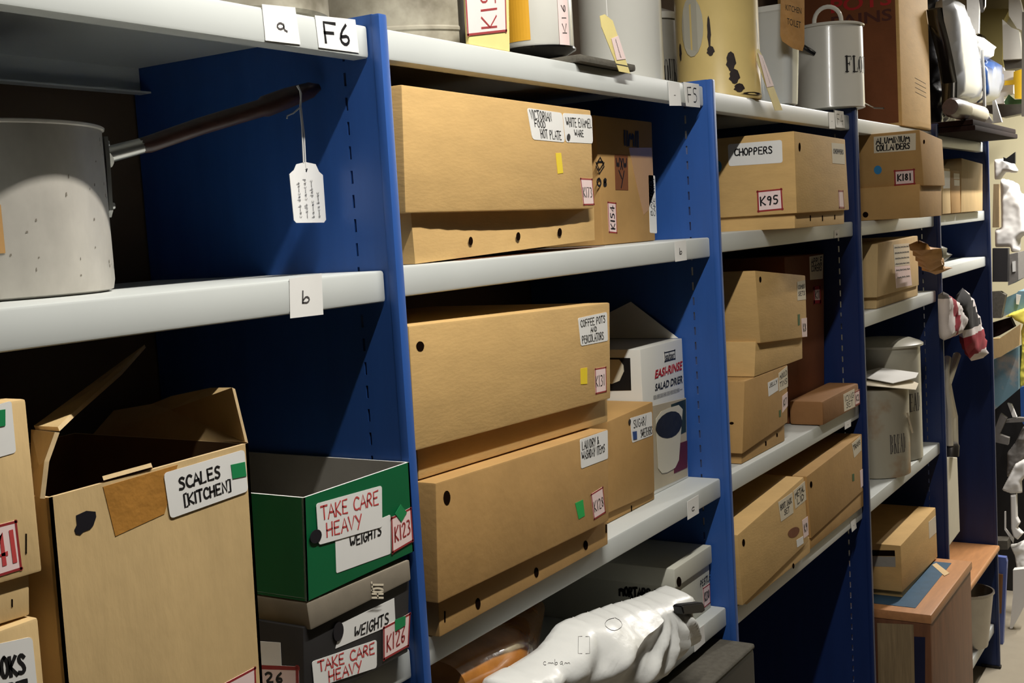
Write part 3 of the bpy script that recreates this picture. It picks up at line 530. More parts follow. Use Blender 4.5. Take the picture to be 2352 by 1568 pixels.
G_SPOT2 = (4.41, [(-0.0029, -0.4499), (0.0163, -0.4547), (0.0075, -0.4957), (-0.0038, -0.4933)])
G_YBAG = (4.36, [(-0.0584, -0.5511), (-0.0134, -0.5235), (0.047, -0.503), (0.0455, -0.5804), (0.0276, -0.5802), (-0.0061, -0.5626), (-0.0179, -0.5473)])
G_YBAG2 = (4.4, [(0.0129, -0.6101), (0.0236, -0.5754), (0.0398, -0.5669), (0.0346, -0.8458), (0.0042, -0.8551), (0.0031, -0.8024), (0.0141, -0.6929)])
G_TRAY = (4.32, [(-0.0919, -0.6337), (-0.0574, -0.6317), (0.0259, -0.5719), (0.0202, -0.6621), (-0.055, -0.7119), (-0.0939, -0.7252)])
G_TRAYIN = (4.45, [(-0.1135, -0.5789), (-0.0366, -0.5554), (-0.019, -0.5974), (-0.0815, -0.6346), (-0.1149, -0.6455)])
G_BLUE = (4.36, [(-0.1011, -0.7346), (0.0098, -0.6753), (0.0062, -0.8602), (-0.1039, -0.9619)])
G_BLUEPOST = (4.6, [(-0.0245, -0.8868), (0.0067, -0.8764), (0.0065, -1.0848), (-0.0237, -1.036)])
G_BRACKET = (4.38, [(-0.107, -1.0971), (-0.1063, -1.0658), (-0.073, -0.9712), (-0.047, -0.991), (-0.0797, -1.0647), (-0.0392, -1.0787), (-0.0446, -1.11)])
G_WING = (4.4, [(-0.0466, -0.927), (-0.03, -0.9318), (-0.0096, -0.988), (-0.0263, -0.9885)])
G_BAR = (4.4, [(-0.065, -1.0053), (-0.0025, -0.9903), (0.0306, -0.9918), (0.0303, -1.0073), (-0.0604, -1.0155)])
G_FUR = (4.42, [(-0.0593, -1.1547), (-0.0271, -1.1114), (0.0077, -1.0373), (0.0268, -1.0314), (0.0244, -1.1611), (-0.0294, -1.2264), (-0.0641, -1.2757)])
G_WHITE1 = (4.36, [(-0.0767, -1.3133), (-0.0491, -1.2569), (-0.0192, -1.193), (0.0334, -1.1593), (0.0319, -1.2417), (0.0078, -1.269), (0.0115, -1.3205), (-0.0362, -1.3289)])
G_LEG = (4.36, [(-0.0386, -1.3291), (-0.0098, -1.3219), (-0.0095, -1.4259), (0.0019, -1.4511), (-0.0104, -1.4729), (0.0153, -1.4969), (-0.0115, -1.5305), (-0.0303, -1.5165), (-0.0392, -1.4805)])
G_THINBAR = (4.37, [(-0.0634, -1.4063), (-0.0576, -1.4058), (-0.0591, -1.482), (-0.0273, -1.524), (-0.0301, -1.5452), (-0.065, -1.4878)])
G_WHITE2 = (4.38, [(-0.0489, -1.5626), (-0.0247, -1.5578), (-0.0053, -1.5456), (0.014, -1.5334), (0.0228, -1.5692), (0.0211, -1.6638), (-0.0221, -1.6682), (-0.0305, -1.6057)])
G_LEG2 = (4.2, [(-0.0052, -1.617), (0.044, -1.6064), (0.0412, -1.7601), (0.0142, -1.8204), (-0.0129, -1.8755), (-0.0234, -1.8768), (-0.0075, -1.7314)])
G_BOX = (4.3, [(-0.0949, -1.5225), (-0.0421, -1.5178), (-0.0405, -1.5567), (-0.0957, -1.5618)])
G_LILAC = (4.0, [(-0.0401, -1.5071), (0.0012, -1.5086), (0.0049, -1.5275), (-0.0196, -1.9123), (-0.0375, -1.9176)])
G_LILACIN = (3.995, [(-0.0387, -1.5772), (-0.0105, -1.5798), (-0.0205, -1.7467), (-0.0391, -1.7434)])
G_DARK = (4.75, [(-0.189, -1.0045), (-0.0499, -0.9089), (0.0095, -1.0295), (-0.0095, -2.0875), (-0.2211, -2.0294)])
G_STRIPE = (4.6, [(-0.2133, 0.8801), (-0.1592, 0.8719), (-0.1668, 0.705), (-0.2137, 0.6953)])
G_OLIVE = (5.85, [(-0.3935, 0.9983), (-0.2338, 0.9749), (-0.2672, 0.9147), (-0.2758, 0.7172), (-0.2678, 0.6579), (-0.3139, 0.6732), (-0.357, 0.8446), (-0.394, 0.8691)])
G_BOARDW = (5.3, [(-0.1813, 0.8484), (-0.1398, 0.8026), (-0.1065, 0.7847), (-0.0959, 0.6813), (-0.0965, 0.6459), (-0.181, 0.652)])
G_TOPW = (5.3, [(-0.1494, 0.959), (-0.1033, 0.952), (-0.088, 0.8748), (-0.0898, 0.7824), (-0.1147, 0.7946), (-0.1513, 0.8619)])
G_SHELFG = (5.35, [(-0.1892, 0.6597), (-0.0871, 0.6581), (-0.088, 0.6067), (-0.1817, 0.6068)])
G_PALE = (5.3, [(-0.2203, 0.6142), (-0.1818, 0.6162), (-0.1779, 0.5978), (-0.1313, 0.5922), (-0.1299, 0.5519), (-0.137, 0.5169), (-0.1377, 0.4811), (-0.1804, 0.4724), (-0.1812, 0.4364), (-0.224, 0.4409)])
G_YELLOW = (5.22, [(-0.1209, 0.5801), (-0.0812, 0.5886), (-0.0689, 0.5827), (-0.0715, 0.4422), (-0.1193, 0.4496), (-0.1201, 0.5182), (-0.1662, 0.5191), (-0.1616, 0.5407), (-0.1238, 0.5407)])
G_GREEN = (5.26, [(-0.1744, 0.4423), (-0.1525, 0.4757), (-0.1256, 0.4483), (-0.0775, 0.4453), (-0.0779, 0.4231), (-0.1704, 0.4285)])
G_DARKBAND = (5.4, [(-0.2851, 0.444), (-0.2019, 0.4444), (-0.0988, 0.4334), (-0.0996, 0.3881), (-0.2077, 0.3762), (-0.2771, 0.4062)])
G_PERF = (5.1, [(-0.0602, 0.8422), (-0.038, 0.8389), (-0.0471, 0.35), (-0.0715, 0.3525)])
G_WTRI = (3.55, [(0.0263, 0.2436), (0.0431, 0.285), (0.0673, 0.238)])
G_WTRI2 = (3.56, [(0.0656, 0.2402), (0.0641, 0.3197), (0.0736, 0.322), (0.0954, 0.2406)])

# ------------------------------------------------------------------ the room
def struct(name, x0, x1, y0, y1, z0, z1, m):
    bm = bmesh.new(); box(bm, x0, x1, y0, y1, z0, z1); o = finish(bm, name, m); o['kind'] = 'structure'; return o
FLOOR = -1.88
struct('floor', -2.6, 6.1, -2.3, 0.56, FLOOR-0.05, FLOOR, 'concrete')
struct('ceiling', -2.6, 6.1, -2.3, 0.56, 1.25, 1.30, 'ceiling_paint')
struct('wall_back', -2.6, 6.1, 0.404, 0.56, FLOOR, 1.25, 'back_wall')
struct('wall_end', 6.0, 6.1, -2.3, 0.404, FLOOR, 1.25, 'cream_wall')

# ------------------------------------------------------------------ racking
PX = [-1.0, 0.0, 1.0, 1.9535, 2.8697, 3.7258]
DEPTH = 0.40; TH = 0.008
def upright(x, label, paint, slots=True):
    t = thing('shelf_upright', label, 'shelving upright', (x, 0.19, FLOOR), 'racking uprights')
    top = 0.212; y0, y1 = 0.0365, 0.0398; bm = bmesh.new()
    box(bm, x-TH, x+TH, -0.0192, -0.006, FLOOR, top, 0, 0.0035, 2)
    box(bm, x-TH+0.0012, x+TH-0.0012, -0.008, y0, FLOOR, top)
    box(bm, x-TH+0.0012, x+TH-0.0012, y1, DEPTH, FLOOR, top)
    z = -1.30
    box(bm, x-TH+0.0012, x+TH-0.0012, y0, y1, FLOOR, z)
    if not slots: box(bm, x-TH+0.0012, x+TH-0.0012, y0, y1, z, top); z = 1
    while z < 0.18:                                    # row of slots punched right through
        box(bm, x-TH+0.0012, x+TH-0.0012, y0, y1, z+0.0155, z+0.0287); z += 0.0287
    finish(bm, 'side_panel', paint, t, smooth=True, ang=40)
    bm = bmesh.new(); box(bm, x-0.012, x+0.012, -0.022, 0.05, FLOOR, FLOOR+0.012, 0, 0.003); finish(bm, 'foot', 'black', t)
    return t
UPL = ['blue steel upright at the near end of the racking, out past the saucepan', 'nearest blue upright, between the saucepan bay and the hot plate carton', 'blue upright right of the tag F5, beside the CHOPPERS carton',
       'dark blue upright left of the ALUMINIUM COLLANDERS carton', 'dark slotted blue upright behind the bread bins and beside the white post', 'farthest blue upright, at the end of the racking by the hanging things']
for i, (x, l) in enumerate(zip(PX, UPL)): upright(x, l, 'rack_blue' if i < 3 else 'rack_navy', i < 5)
def board(bay, key, z, label, x0=None, x1=None):
    a, b = PX[bay]+TH+0.0006, PX[bay+1]-TH-0.0006
    t = thing('shelf_board', label, 'shelf', ((a+b)/2, 0.19, z-0.0371), 'grey steel shelves')
    h = 0.0371; e = 0.0022; D = DEPTH-0.012
    prof = [(0.0035, 0), (D-0.003, 0), (D, -0.003), (D, -h), (D-0.022, -h), (D-0.022, -h+e), (D-e, -h+e), (D-e, -e), (e, -e), (e, -h+e), (0.022, -h+e), (0.022, -h), (0.003, -h), (0.0008, -h+0.0012), (0, -h+0.004), (0, -0.0035), (0.001, -0.001)]
    bm = bmesh.new(); A = [bm.verts.new((a, y, z+q)) for y, q in prof]; Bv = [bm.verts.new((b, y, z+q)) for y, q in prof]; n = len(prof)
    for i in range(n): bm.faces.new((A[i], A[(i+1) % n], Bv[(i+1) % n], Bv[i]))
    bm.faces.new(A); bm.faces.new(Bv)
    for xe in (a, b):   # closed lip ends
        s = 1 if xe == a else -1; box(bm, min(xe, xe+s*0.0015), max(xe, xe+s*0.0015), 0.002, 0.022, z-h+0.001, z-0.001)
    finish(bm, 'deck', 'shelf_grey', t, smooth=True, ang=30)
    for txt, q in SHELF_LABELS.get(key, []):
        big = len(txt) > 1
        lines = [(txt, (.16, .18, .84, .80) if big else (.33, .32, .66, .62), 'ink' if big else 'ink_soft', 0.0034 if key == '6a' and big else 0.0020)] if txt != '-' else [('-', (.42, .4, .58, .5), 'ink_soft', 0.0012)]
        sticker(t, q, (0, -1, 0), 'shelf_tag', 'paper', lines=lines)
        # the tag is folded over the top edge
        f = Sheet(q, (0, -1, 0))
    return t
BL = {'6a': 'topmost grey shelf, tagged a and F6, above the saucepan', '6b': 'grey shelf tagged b that the saucepan stands on', '6c': 'grey shelf under the green box and the SCALES carton',
      '5a': 'topmost grey shelf tagged F5, above the hot plate carton', '5b': 'grey shelf tagged b under the hot plate carton', '5c': 'grey shelf tagged c under the laundry carton', '5d': 'grey shelf under the white plastic bag and the MORTARS box',
      '4a': 'topmost grey shelf tagged F4, above the CHOPPERS carton', '4b': 'grey shelf under the CHOPPERS carton', '4c': 'grey shelf under the flat parcel and tall dark carton', '4d': 'grey shelf under the two long cartons',
      '3a': 'topmost grey shelf above the ALUMINIUM COLLANDERS carton', '3b': 'grey shelf under the ALUMINIUM COLLANDERS carton', '3c': 'grey shelf under the carton with the pasted handwritten sheet', '3d': 'grey shelf under the rusty bread bins',
      '2a': 'topmost grey shelf at the far end, under the dark wooden boards', '2b': 'grey shelf at the far end under the tan carton with the sloping top', '2c': 'bright grey shelf at the far end with the black strap on it', '2d': 'grey bottom shelf at the far end under the metal bucket'}
ZS = dict(SHELF_Z); ZS['6c'] = -0.545; ZS['2d'] = -1.70
for key in BL: board(6-int(key[0]), key, ZS[key], BL[key])

# ------------------------------------------------------------------ bay F6
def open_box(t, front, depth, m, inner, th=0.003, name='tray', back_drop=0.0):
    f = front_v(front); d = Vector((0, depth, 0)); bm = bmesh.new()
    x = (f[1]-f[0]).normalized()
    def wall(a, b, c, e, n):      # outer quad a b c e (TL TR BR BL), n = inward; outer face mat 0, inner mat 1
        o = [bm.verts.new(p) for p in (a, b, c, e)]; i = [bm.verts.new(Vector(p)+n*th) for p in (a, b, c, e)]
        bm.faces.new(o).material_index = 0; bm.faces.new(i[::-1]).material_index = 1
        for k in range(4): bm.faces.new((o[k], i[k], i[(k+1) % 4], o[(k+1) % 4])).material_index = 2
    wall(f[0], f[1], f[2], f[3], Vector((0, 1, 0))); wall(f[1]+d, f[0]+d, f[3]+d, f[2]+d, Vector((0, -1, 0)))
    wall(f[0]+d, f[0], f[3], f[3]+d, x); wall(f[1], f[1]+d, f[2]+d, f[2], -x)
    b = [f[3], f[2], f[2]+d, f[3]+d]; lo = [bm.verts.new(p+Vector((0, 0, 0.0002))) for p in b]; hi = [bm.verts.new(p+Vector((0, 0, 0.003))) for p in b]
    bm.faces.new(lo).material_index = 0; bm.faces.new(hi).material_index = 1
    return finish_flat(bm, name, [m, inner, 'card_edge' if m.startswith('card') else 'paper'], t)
f = SCALES_FRONT; t = thing('open_carton', 'tall open carton with torn flaps, label SCALES [KITCHEN] and black ink blot', 'box', ((f[0][0]+f[1][0])/2, 0.13, f[3][2]))
open_box(t, f, 0.27, 'card_pale', 'card_inner', 0.004, 'carton_body')
for s in SCALES_STICK: sticker(t, out=(0, -1, 0), **s)
for n, poly in SCALES_FLAPS:
    P = [Vector(p) for p in poly]; cen = sum(P, Vector())/len(P); nrm = Vector()
    for i in range(len(P)): nrm += (P[i]-cen).cross(P[(i+1) % len(P)]-cen)
    nrm.normalize(); bm = bmesh.new(); th = nrm*0.004
    cv = bm.verts.new(cen); cv2 = bm.verts.new(cen+th); a = [bm.verts.new(p) for p in P]; b = [bm.verts.new(p+th) for p in P]; k = len(P)
    for i in range(k):
        bm.faces.new((cv, a[i], a[(i+1) % k])); bm.faces.new((cv2, b[(i+1) % k], b[i])); q = bm.faces.new((a[i], b[i], b[(i+1) % k], a[(i+1) % k])); q.material_index = 1
    finish_flat(bm, n, ['tape' if n == 'tape_flap' else 'card_pale', 'card_edge'], t)
g = GREEN_FRONT; t = thing('shoebox', 'green open box without lid, labels TAKE CARE HEAVY and K123', 'box', ((g[0][0]+g[1][0])/2, 0.12, g[3][2]))
open_box(t, g, 0.285, 'box_green', 'box_grey_inside', 0.0028, 'tray')
for s in GREEN_STICK: sticker(t, out=(0, -1, 0), **s)

# saucepan
px, py, pr = -0.375, 0.225, 0.125; zb = ZS['6b']; zt = 0.085
t = thing('saucepan', 'large worn aluminium saucepan with long dark wooden handle', 'pan', (px, py, zb))
bm = bmesh.new(); lathe(bm, [(pr*0.93, zb+0.0002), (pr*0.985, zb+0.003), (pr, zb+0.012), (pr, zt-0.004), (pr+0.0025, zt-0.003), (pr+0.003, zt-0.001), (pr+0.0015, zt), (pr-0.003, zt), (pr-0.0035, zt-0.006), (pr-0.0035, zb+0.014), (pr*0.9, zb+0.005)], (px, py), 96)
finish(bm, 'pan_body', 'aluminium', t, smooth=True)
H = [Vector(p) for p in HANDLE]; d0 = (H[1]-H[0]).normalized()
att = Vector((px+pr*math.cos(-0.5), py+pr*math.sin(-0.5), 0.055))
bm = bmesh.new(); tube(bm, [att, H[0]*0.5+att*0.5, H[1]+d0*0.004], [0.013, 0.009, 0.0085], 14)
pl = Vector((math.cos(-0.5), math.sin(-0.5), 0)); tg = Vector((-pl.y, pl.x, 0))
slab(bm, [att+pl*0.0005+tg*a+Vector((0, 0, b)) for a, b in ((-.018, .022), (.018, .022), (.020, 0), (.012, -.055), (0, -.062), (-.012, -.055), (-.020, 0))], pl*0.004)
for a, b in ((0.0, 0.016), (0.0, -0.05), (0.011, -0.02)): tube(bm, [att+pl*0.004+tg*a+Vector((0, 0, b)), att+pl*0.009+tg*a+Vector((0, 0, b))], [0.005, 0.003], 12)
finish(bm, 'handle_bracket', 'aluminium_bright', t, smooth=True)
bm = bmesh.new(); tube(bm, [H[1], H[1]+d0*0.01, H[2], H[3], H[3].lerp(H[4], .15), H[4], H[5]-(H[5]-H[4]).normalized()*0.012, H[5]], [0.0085, 0.0095, 0.0098, 0.0102, 0.0125, 0.0120, 0.0095, 0.004], 18)
finish(bm, 'wooden_handle', 'wood_dark', t, smooth=True, ang=60)
rs = random.Random(4); bm = bmesh.new()
for i in range(46):
    a = rs.uniform(-2.9, -0.7); z = rs.uniform(zb+0.012, zt-0.01); f_ = Drum((px, py), pr+0.0004, a, a+rs.uniform(0.006, 0.02), z, z+rs.uniform(0.0015, 0.005)); vs = [bm.verts.new(f_(*q)) for q in ((0, 0), (1, 0.2), (0.9, 1), (0.2, 0.8))]; bm.faces.new(vs)
finish_flat(bm, 'dents', ['scuff_dark'], t)
sticker(t, Drum((px, py), pr+0.0005, -2.70, -2.02, zb+0.045, zb+0.09), None, 'tape_patch', 'tape_clear')
t = thing('tie_on_tag', 'white scalloped paper tag hanging by string from the saucepan handle', 'tag', TAG[0])
bm = bmesh.new(); slab(bm, TAG, (0, 0.0007, 0)); finish_flat(bm, 'tag_card', ['paper'], t)
fq = Sheet(TAGQ, (0, -1, 0)); bm = bmesh.new()
for i, (u, v) in enumerate(((.16, .8), (.36, .86), (.56, .84), (.74, .6))): write(bm, fq, ('ca~b dac~ab', '~adb ca~cad', 'ba~ac dab~c', 'a~ca b~ac')[i], (u, .08, u+.085, v*.85), 0, 0.0005, 0.0006, rot=1)
ribbon(bm, fq, [(.49, .86), (.51, .89)], 0.002, fq.size(), 1, 0.0006); finish_flat(bm, 'pencil_notes', ['ink_soft', 'ink'], t)
bm = bmesh.new()
for l in STRINGS: tube(bm, l, 0.0009, 6)
finish(bm, 'string_loop', 'string', t, smooth=True)

# ------------------------------------------------------------------ top shelf, left to right
def tub(name, label, c, r, z0, z1, m, cat='tub'):
    t = thing(name, label, cat, (c[0], c[1], z0)); bm = bmesh.new(); h = z1-z0
    lathe(bm, [(r*0.97, z0+0.0002), (r, z0+0.004), (r*1.0, z0+h*.14), (r*1.012, z0+h*.15), (r*1.012, z0+h*.165), (r, z0+h*.175), (r*1.01, z1-0.01), (r*1.03, z1-0.006), (r*1.03, z1), (r*0.98, z1), (r*0.97, z0+0.01)], c, 72)
    finish(bm, 'tub_body', m, t, smooth=True); return t
tub('metal_tub', 'mottled grey metal tub on the top shelf behind the F6 tag', (-0.061, 0.14), 0.10, 0.2135, 0.42, 'galv')
t = tub('metal_tub', 'mottled grey metal tub on the top shelf behind the K15 card', (0.345, 0.205), 0.150, ZS['5a'], 0.44, 'galv')
bm = bmesh.new(); a = -1.95
tube(bm, [(0.345+0.1515*math.cos(a), 0.205+0.1515*math.sin(a), z) for z in (0.202, 0.23, 0.3, 0.43)], 0.008, 8, flat=0.4); finish(bm, 'seam', 'steel_dark', t, smooth=True)
# K15 card in a small yellow box
t = thing('index_card', 'red framed card K15 on pale yellow backing, standing at the front of the top shelf', 'card', (K15B[3][0]+0.03, 0.007, ZS['5a']))
b = [Vector(p) for p in K15B]; b[2].z = b[3].z = ZS['5a']+0.0004; bm = bmesh.new(); hexa(bm, b, 0.006, 0, 0.001); finish(bm, 'card_backing', 'paper_yellow', t)
sticker(t, [(p[0], 0.0034, p[2]) for p in K15], (0, -1, 0), 'number_label', 'paper_pink', border='border_red', bw=.03, lines=[('K15', (.36, .10, .74, .80), 'border_red', 0.0028, 1)])
# kitchen scale: black base, white drum with ochre paper
sx, sy, sr = 0.560, 0.10, 0.058; z0 = ZS['5a']
t = thing('kitchen_scale', 'white drum wrapped in ochre paper on a black cast base', 'scale', (sx, sy, z0))
bm = bmesh.new(); lathe(bm, [(sr*1.25, z0+0.0002), (sr*1.28, z0+0.006), (sr*1.0, z0+0.012)], (sx, sy), 40)
hexa(bm, [(sx-0.065, -0.012, z0+0.0125), (sx+0.125, -0.012, z0+0.0125), (sx+0.125, -0.012, z0+0.0004), (sx-0.065, -0.012, z0+0.0004)], 0.12, 0, 0.005)
finish(bm, 'base_plate', 'cloth_black', t, smooth=True)
bm = bmesh.new(); lathe(bm, [(0.022, z0+0.012), (0.03, z0+0.018), (sr*1.05, z0+0.034), (sr*1.05, z0+0.037), (0.02, z0+0.037)], (sx, sy), 40); finish(bm, 'pan_bracket', 'black_gloss', t, smooth=True)
bm = bmesh.new(); lathe(bm, [(sr*.97, z0+0.0372), (sr, z0+0.040), (sr, z0+0.2), (sr*.97, z0+0.203)], (sx, sy), 56); finish(bm, 'drum', 'enamel_white', t, smooth=True)
sticker(t, Drum((sx, sy), sr+0.0004, -3.85, -2.80, z0+0.046, z0+0.19), None, 'ochre_paper', 'ochre')
sticker(t, Drum((sx, sy), sr+0.0008, -2.80, -1.70, z0+0.15, z0+0.19), None, 'yellow_paper', 'paper_yellow')
sticker(t, Drum((sx, sy), sr+0.0012, -2.00, -1.62, z0+0.034, z0+0.135), None, 'number_label', 'paper_pink', lines=[('K161', (.3, .2, .7, .8), 'ink_soft', 0.0016, 1)])
def ycard(t, poly, y):
    bm = bmesh.new(); slab(bm, poly, (0, 0.0008, 0)); finish_flat(bm, 'tag_card', ['paper_yellow'], t)
# white enamel bin with yellow tag
cx, cy, r = 0.945, 0.140, 0.078; z0 = 0.2012
t = thing('enamel_bin', 'plain white enamel bin with a yellow tag leaning on it', 'bin', (cx, cy, z0))
bm = bmesh.new(); lathe(bm, [(r*.97, z0+0.0002), (r, z0+0.004), (r, 0.43), (r*1.06, 0.433), (r*1.06, 0.44), (r*.9, 0.45), (0.01, 0.455)], (cx, cy), 64); finish(bm, 'bin_body', 'enamel_white', t, smooth=True)
P = [Vector(p) for p in YTAG]; t = thing('tie_on_tag', 'yellow paper tag against the plain white enamel bin', 'tag', P[3]); ycard(t, P, 0)
for s_ in [sticker(t, [P[1].lerp(P[4], .42), P[2].lerp(P[3], .28), P[2].lerp(P[3], .72), P[1].lerp(P[4], .80)], (0, -1, 0), 'written_patch', 'paper_pink', lines=[('~~~~', (.3, .1, .6, .9), 'ink_soft', 0.0008, 1)], base=0.0004)]: pass
bm = bmesh.new(); tube(bm, [P[1].lerp(P[2], .3), P[1]+Vector((0.006, 0, 0.05))], 0.0007, 6); finish(bm, 'string', 'string', t)
# half hidden lettered bin
cx, cy, r = 1.36, 0.262, 0.055; z0 = ZS['4a']
t = thing('enamel_bin', 'grey enamel bin half hidden between the white bin and the yellow bin', 'bin', (cx, cy, z0))
bm = bmesh.new(); lathe(bm, [(r*.97, z0+0.0002), (r, z0+0.003), (r, 0.392), (r*.9, 0.396)], (cx, cy), 48); finish(bm, 'bin_body', 'bin_grey', t, smooth=True)
bm = bmesh.new(); lathe(bm, [(r*1.04, 0.396), (r*1.06, 0.400), (r*1.04, 0.410), (0.02, 0.425)], (cx, cy), 48); finish(bm, 'bin_lid', 'enamel_white', t, smooth=True)
sticker(t, Drum((cx, cy), r+0.0005, -2.35, -1.85, 0.245, 0.31), None, 'stencil_letters', None, serif=[('FLOUR', (-.9, .05, 1.2, .95), 'ink')])
# yellow chipped bin
cx, cy, r = 1.277, 0.080, 0.0870; z0 = ZS['4a']
t = thing('enamel_bin', 'chipped cream yellow enamel bin with black chips on the top shelf', 'bin', (cx, cy, z0))
bm = bmesh.new(); lathe(bm, [(r*.97, z0+0.0002), (r, z0+0.004), (r, z0+0.010), (r*.992, z0+0.013), (r*.992, 0.47), (r*1.03, 0.475)], (cx, cy), 72); finish(bm, 'bin_body', 'enamel_yellow', t, smooth=True)
CHIP = [(.5, 0), (.7, .08), (.82, .3), (.98, .4), (.9, .62), (.78, .88), (.5, 1), (.25, .92), (.08, .7), (.12, .5), (0, .35), (.2, .2), (.3, .05)]
def on_drum(t, name, m, c, r, az, dz, z, w, h, shape, base=0.0004):
    sticker(t, Drum(c, r, az-w/2/r, az+w/2/r, z-h/2, z+h/2), None, name, m, shape=shape, base=base)
cam_az = math.atan2(-0.874-cy, -1.128-cx)
for da, z, w, h, m, sh, nm in ((0.30, 0.268, 0.022, 0.040, 'chip_black', CHIP, 'enamel_chip'), (0.37, 0.238, 0.025, 0.030, 'chip_black', CHIP, 'enamel_chip'), (0.48, 0.215, 0.026, 0.018, 'chip_black', CHIP, 'enamel_chip'),
                     (-0.62, 0.345, 0.054, 0.12, 'enamel_grey', ELL, 'worn_patch'), (-1.05, 0.30, 0.010, 0.036, 'chip_black', CHIP, 'enamel_chip'), (-0.18, 0.33, 0.008, 0.065, 'chip_black', CHIP, 'enamel_chip'), (-0.16, 0.292, 0.017, 0.02, 'chip_black', CHIP, 'enamel_chip')):
    on_drum(t, nm, m, (cx, cy), r, cam_az+da, 0, z, w, h, sh)
on_drum(t, 'enamel_chip', 'chip_black', (cx, cy), r, cam_az+0.9, 0, z0+0.009, 0.07, 0.006, CHIP, 0.0016)
# clear plastic tub with brown label
cx, cy, r = 1.515, 0.035, 0.046; z0 = ZS['4a']
t = thing('plastic_jar', 'cloudy plastic jar with brown label reading BRITISH KITCHEN TOILET', 'jar', (cx, cy, z0))
bm = bmesh.new(); lathe(bm, [(r*.62, z0+0.0002), (r*.80, z0+0.004), (r*.82, z0+0.012), (r*1.02, 0.395), (r*1.1, 0.40), (r*1.1, 0.412), (r*.98, 0.412)], (cx+0.0, cy), 48, sq=5); finish(bm, 'jar_body', 'plastic_clear', t, smooth=True)
az = math.atan2(-0.874-cy, -1.128-cx)
q = [(1.4215, -0.012, 0.44), (1.507, -0.036, 0.44), (1.497, -0.034, 0.306), (1.410, -0.010, 0.322)]
sticker(t, q, (-0.4, -1, 0), 'brown_label', 'kraft', shape=[(0, .12), (.08, .03), (.5, -.02), (.92, 0), (1, .12), (1, 1), (0, 1)], typed=[('BRITISH', (.2, .84, .86, .93), 'ink'), ('KITCHEN', (.2, .60, .86, .70), 'ink'), ('TOILET', (.26, .36, .84, .47), 'ink')])
P = [Vector(p) for p in YTAG2]; t = thing('tie_on_tag', 'yellow paper tag dangling over the shelf edge in front of the plastic jar', 'tag', P[3])
bm = bmesh.new(); slab(bm, P, (0, 0.0008, 0)); finish_flat(bm, 'tag_card', ['paper_yellow'], t)
sticker(t, [P[0].lerp(P[4], .05), P[2].lerp(P[3], .02), P[2].lerp(P[3], .55), P[5].lerp(P[4], .52)], (0, -1, 0), 'written_patch', 'paper_pink', base=0.0005, lines=[('~~~~', (.4, .1, .7, .9), 'ink_soft', 0.0008, 1)])
bm = bmesh.new(); tube(bm, [P[1], P[1]+Vector((0.004, 0.004, 0.06))], 0.0007, 6); finish(bm, 'string', 'string', t)
# FLOUR bin
cx, cy, r = 1.965, 0.052, 0.0855; z0 = 0.2122; zt = 0.4165
t = thing('enamel_bin', 'white enamel flour bin with black side handle, lettered FLOUR', 'bin', (cx, cy, z0))
bm = bmesh.new(); lathe(bm, [(r*.96, z0+0.0002), (r*1.01, z0+0.002), (r, z0+0.006), (r, zt-0.006), (r*.99, zt)], (cx, cy), 72); finish(bm, 'bin_body', 'enamel_white', t, smooth=True)
bm = bmesh.new(); lathe(bm, [(r*1.0, zt), (r*1.05, zt+0.001), (r*1.06, zt+0.004), (r*1.03, zt+0.006), (r*.95, zt+0.009), (0.02, zt+0.016)], (cx, cy), 72); lid = finish(bm, 'bin_lid', 'enamel_white', t, smooth=True)
az = math.atan2(-0.874-cy, -1.128-cx); rt = Vector((math.cos(az+PI/2), math.sin(az+PI/2), 0)); fw = Vector((math.cos(az), math.sin(az), 0))
c3 = Vector((cx, cy, zt+0.014)); bm = bmesh.new(); tube(bm, [c3+rt*(0.034*math.cos(a))+Vector((0, 0, 0.044*math.sin(a)**0.8 if math.sin(a) > 0 else 0)) for a in [PI*i/12 for i in range(13)]], 0.0055, 10); finish(bm, 'lid_handle', 'enamel_white', lid, smooth=True)
bm = bmesh.new(); hc = Vector((cx, cy, 0)); pts = []
for i in range(9):
    a = az-1.28+0.86*i/8; rr_ = r+0.022*math.sin(PI*i/8)**0.6-0.001; pts.append((cx+rr_*math.cos(a), cy+rr_*math.sin(a), 0.386-0.018*abs(i/8-0.35)**1.6*4))
tube(bm, pts, 0.006, 10); finish(bm, 'side_handle', 'rim_black', t, smooth=True)
sticker(t, Drum((cx, cy), r+0.0006, az+0.42, az+1.75, 0.298, 0.338), None, 'stencil_letters', None, serif=[('FLOUR', (.03, .02, .97, .98), 'ink')])
bm = bmesh.new(); tube(bm, [hc+rt*r*0.98+Vector((0, 0, z0+0.012)), hc+rt*(r*1.25)+Vector((0, 0, z0-0.002)), hc+rt*(r*1.5)+fw*0.05+Vector((0, 0, z0-0.009))], 0.002, 6); finish(bm, 'wire', 'steel', t)
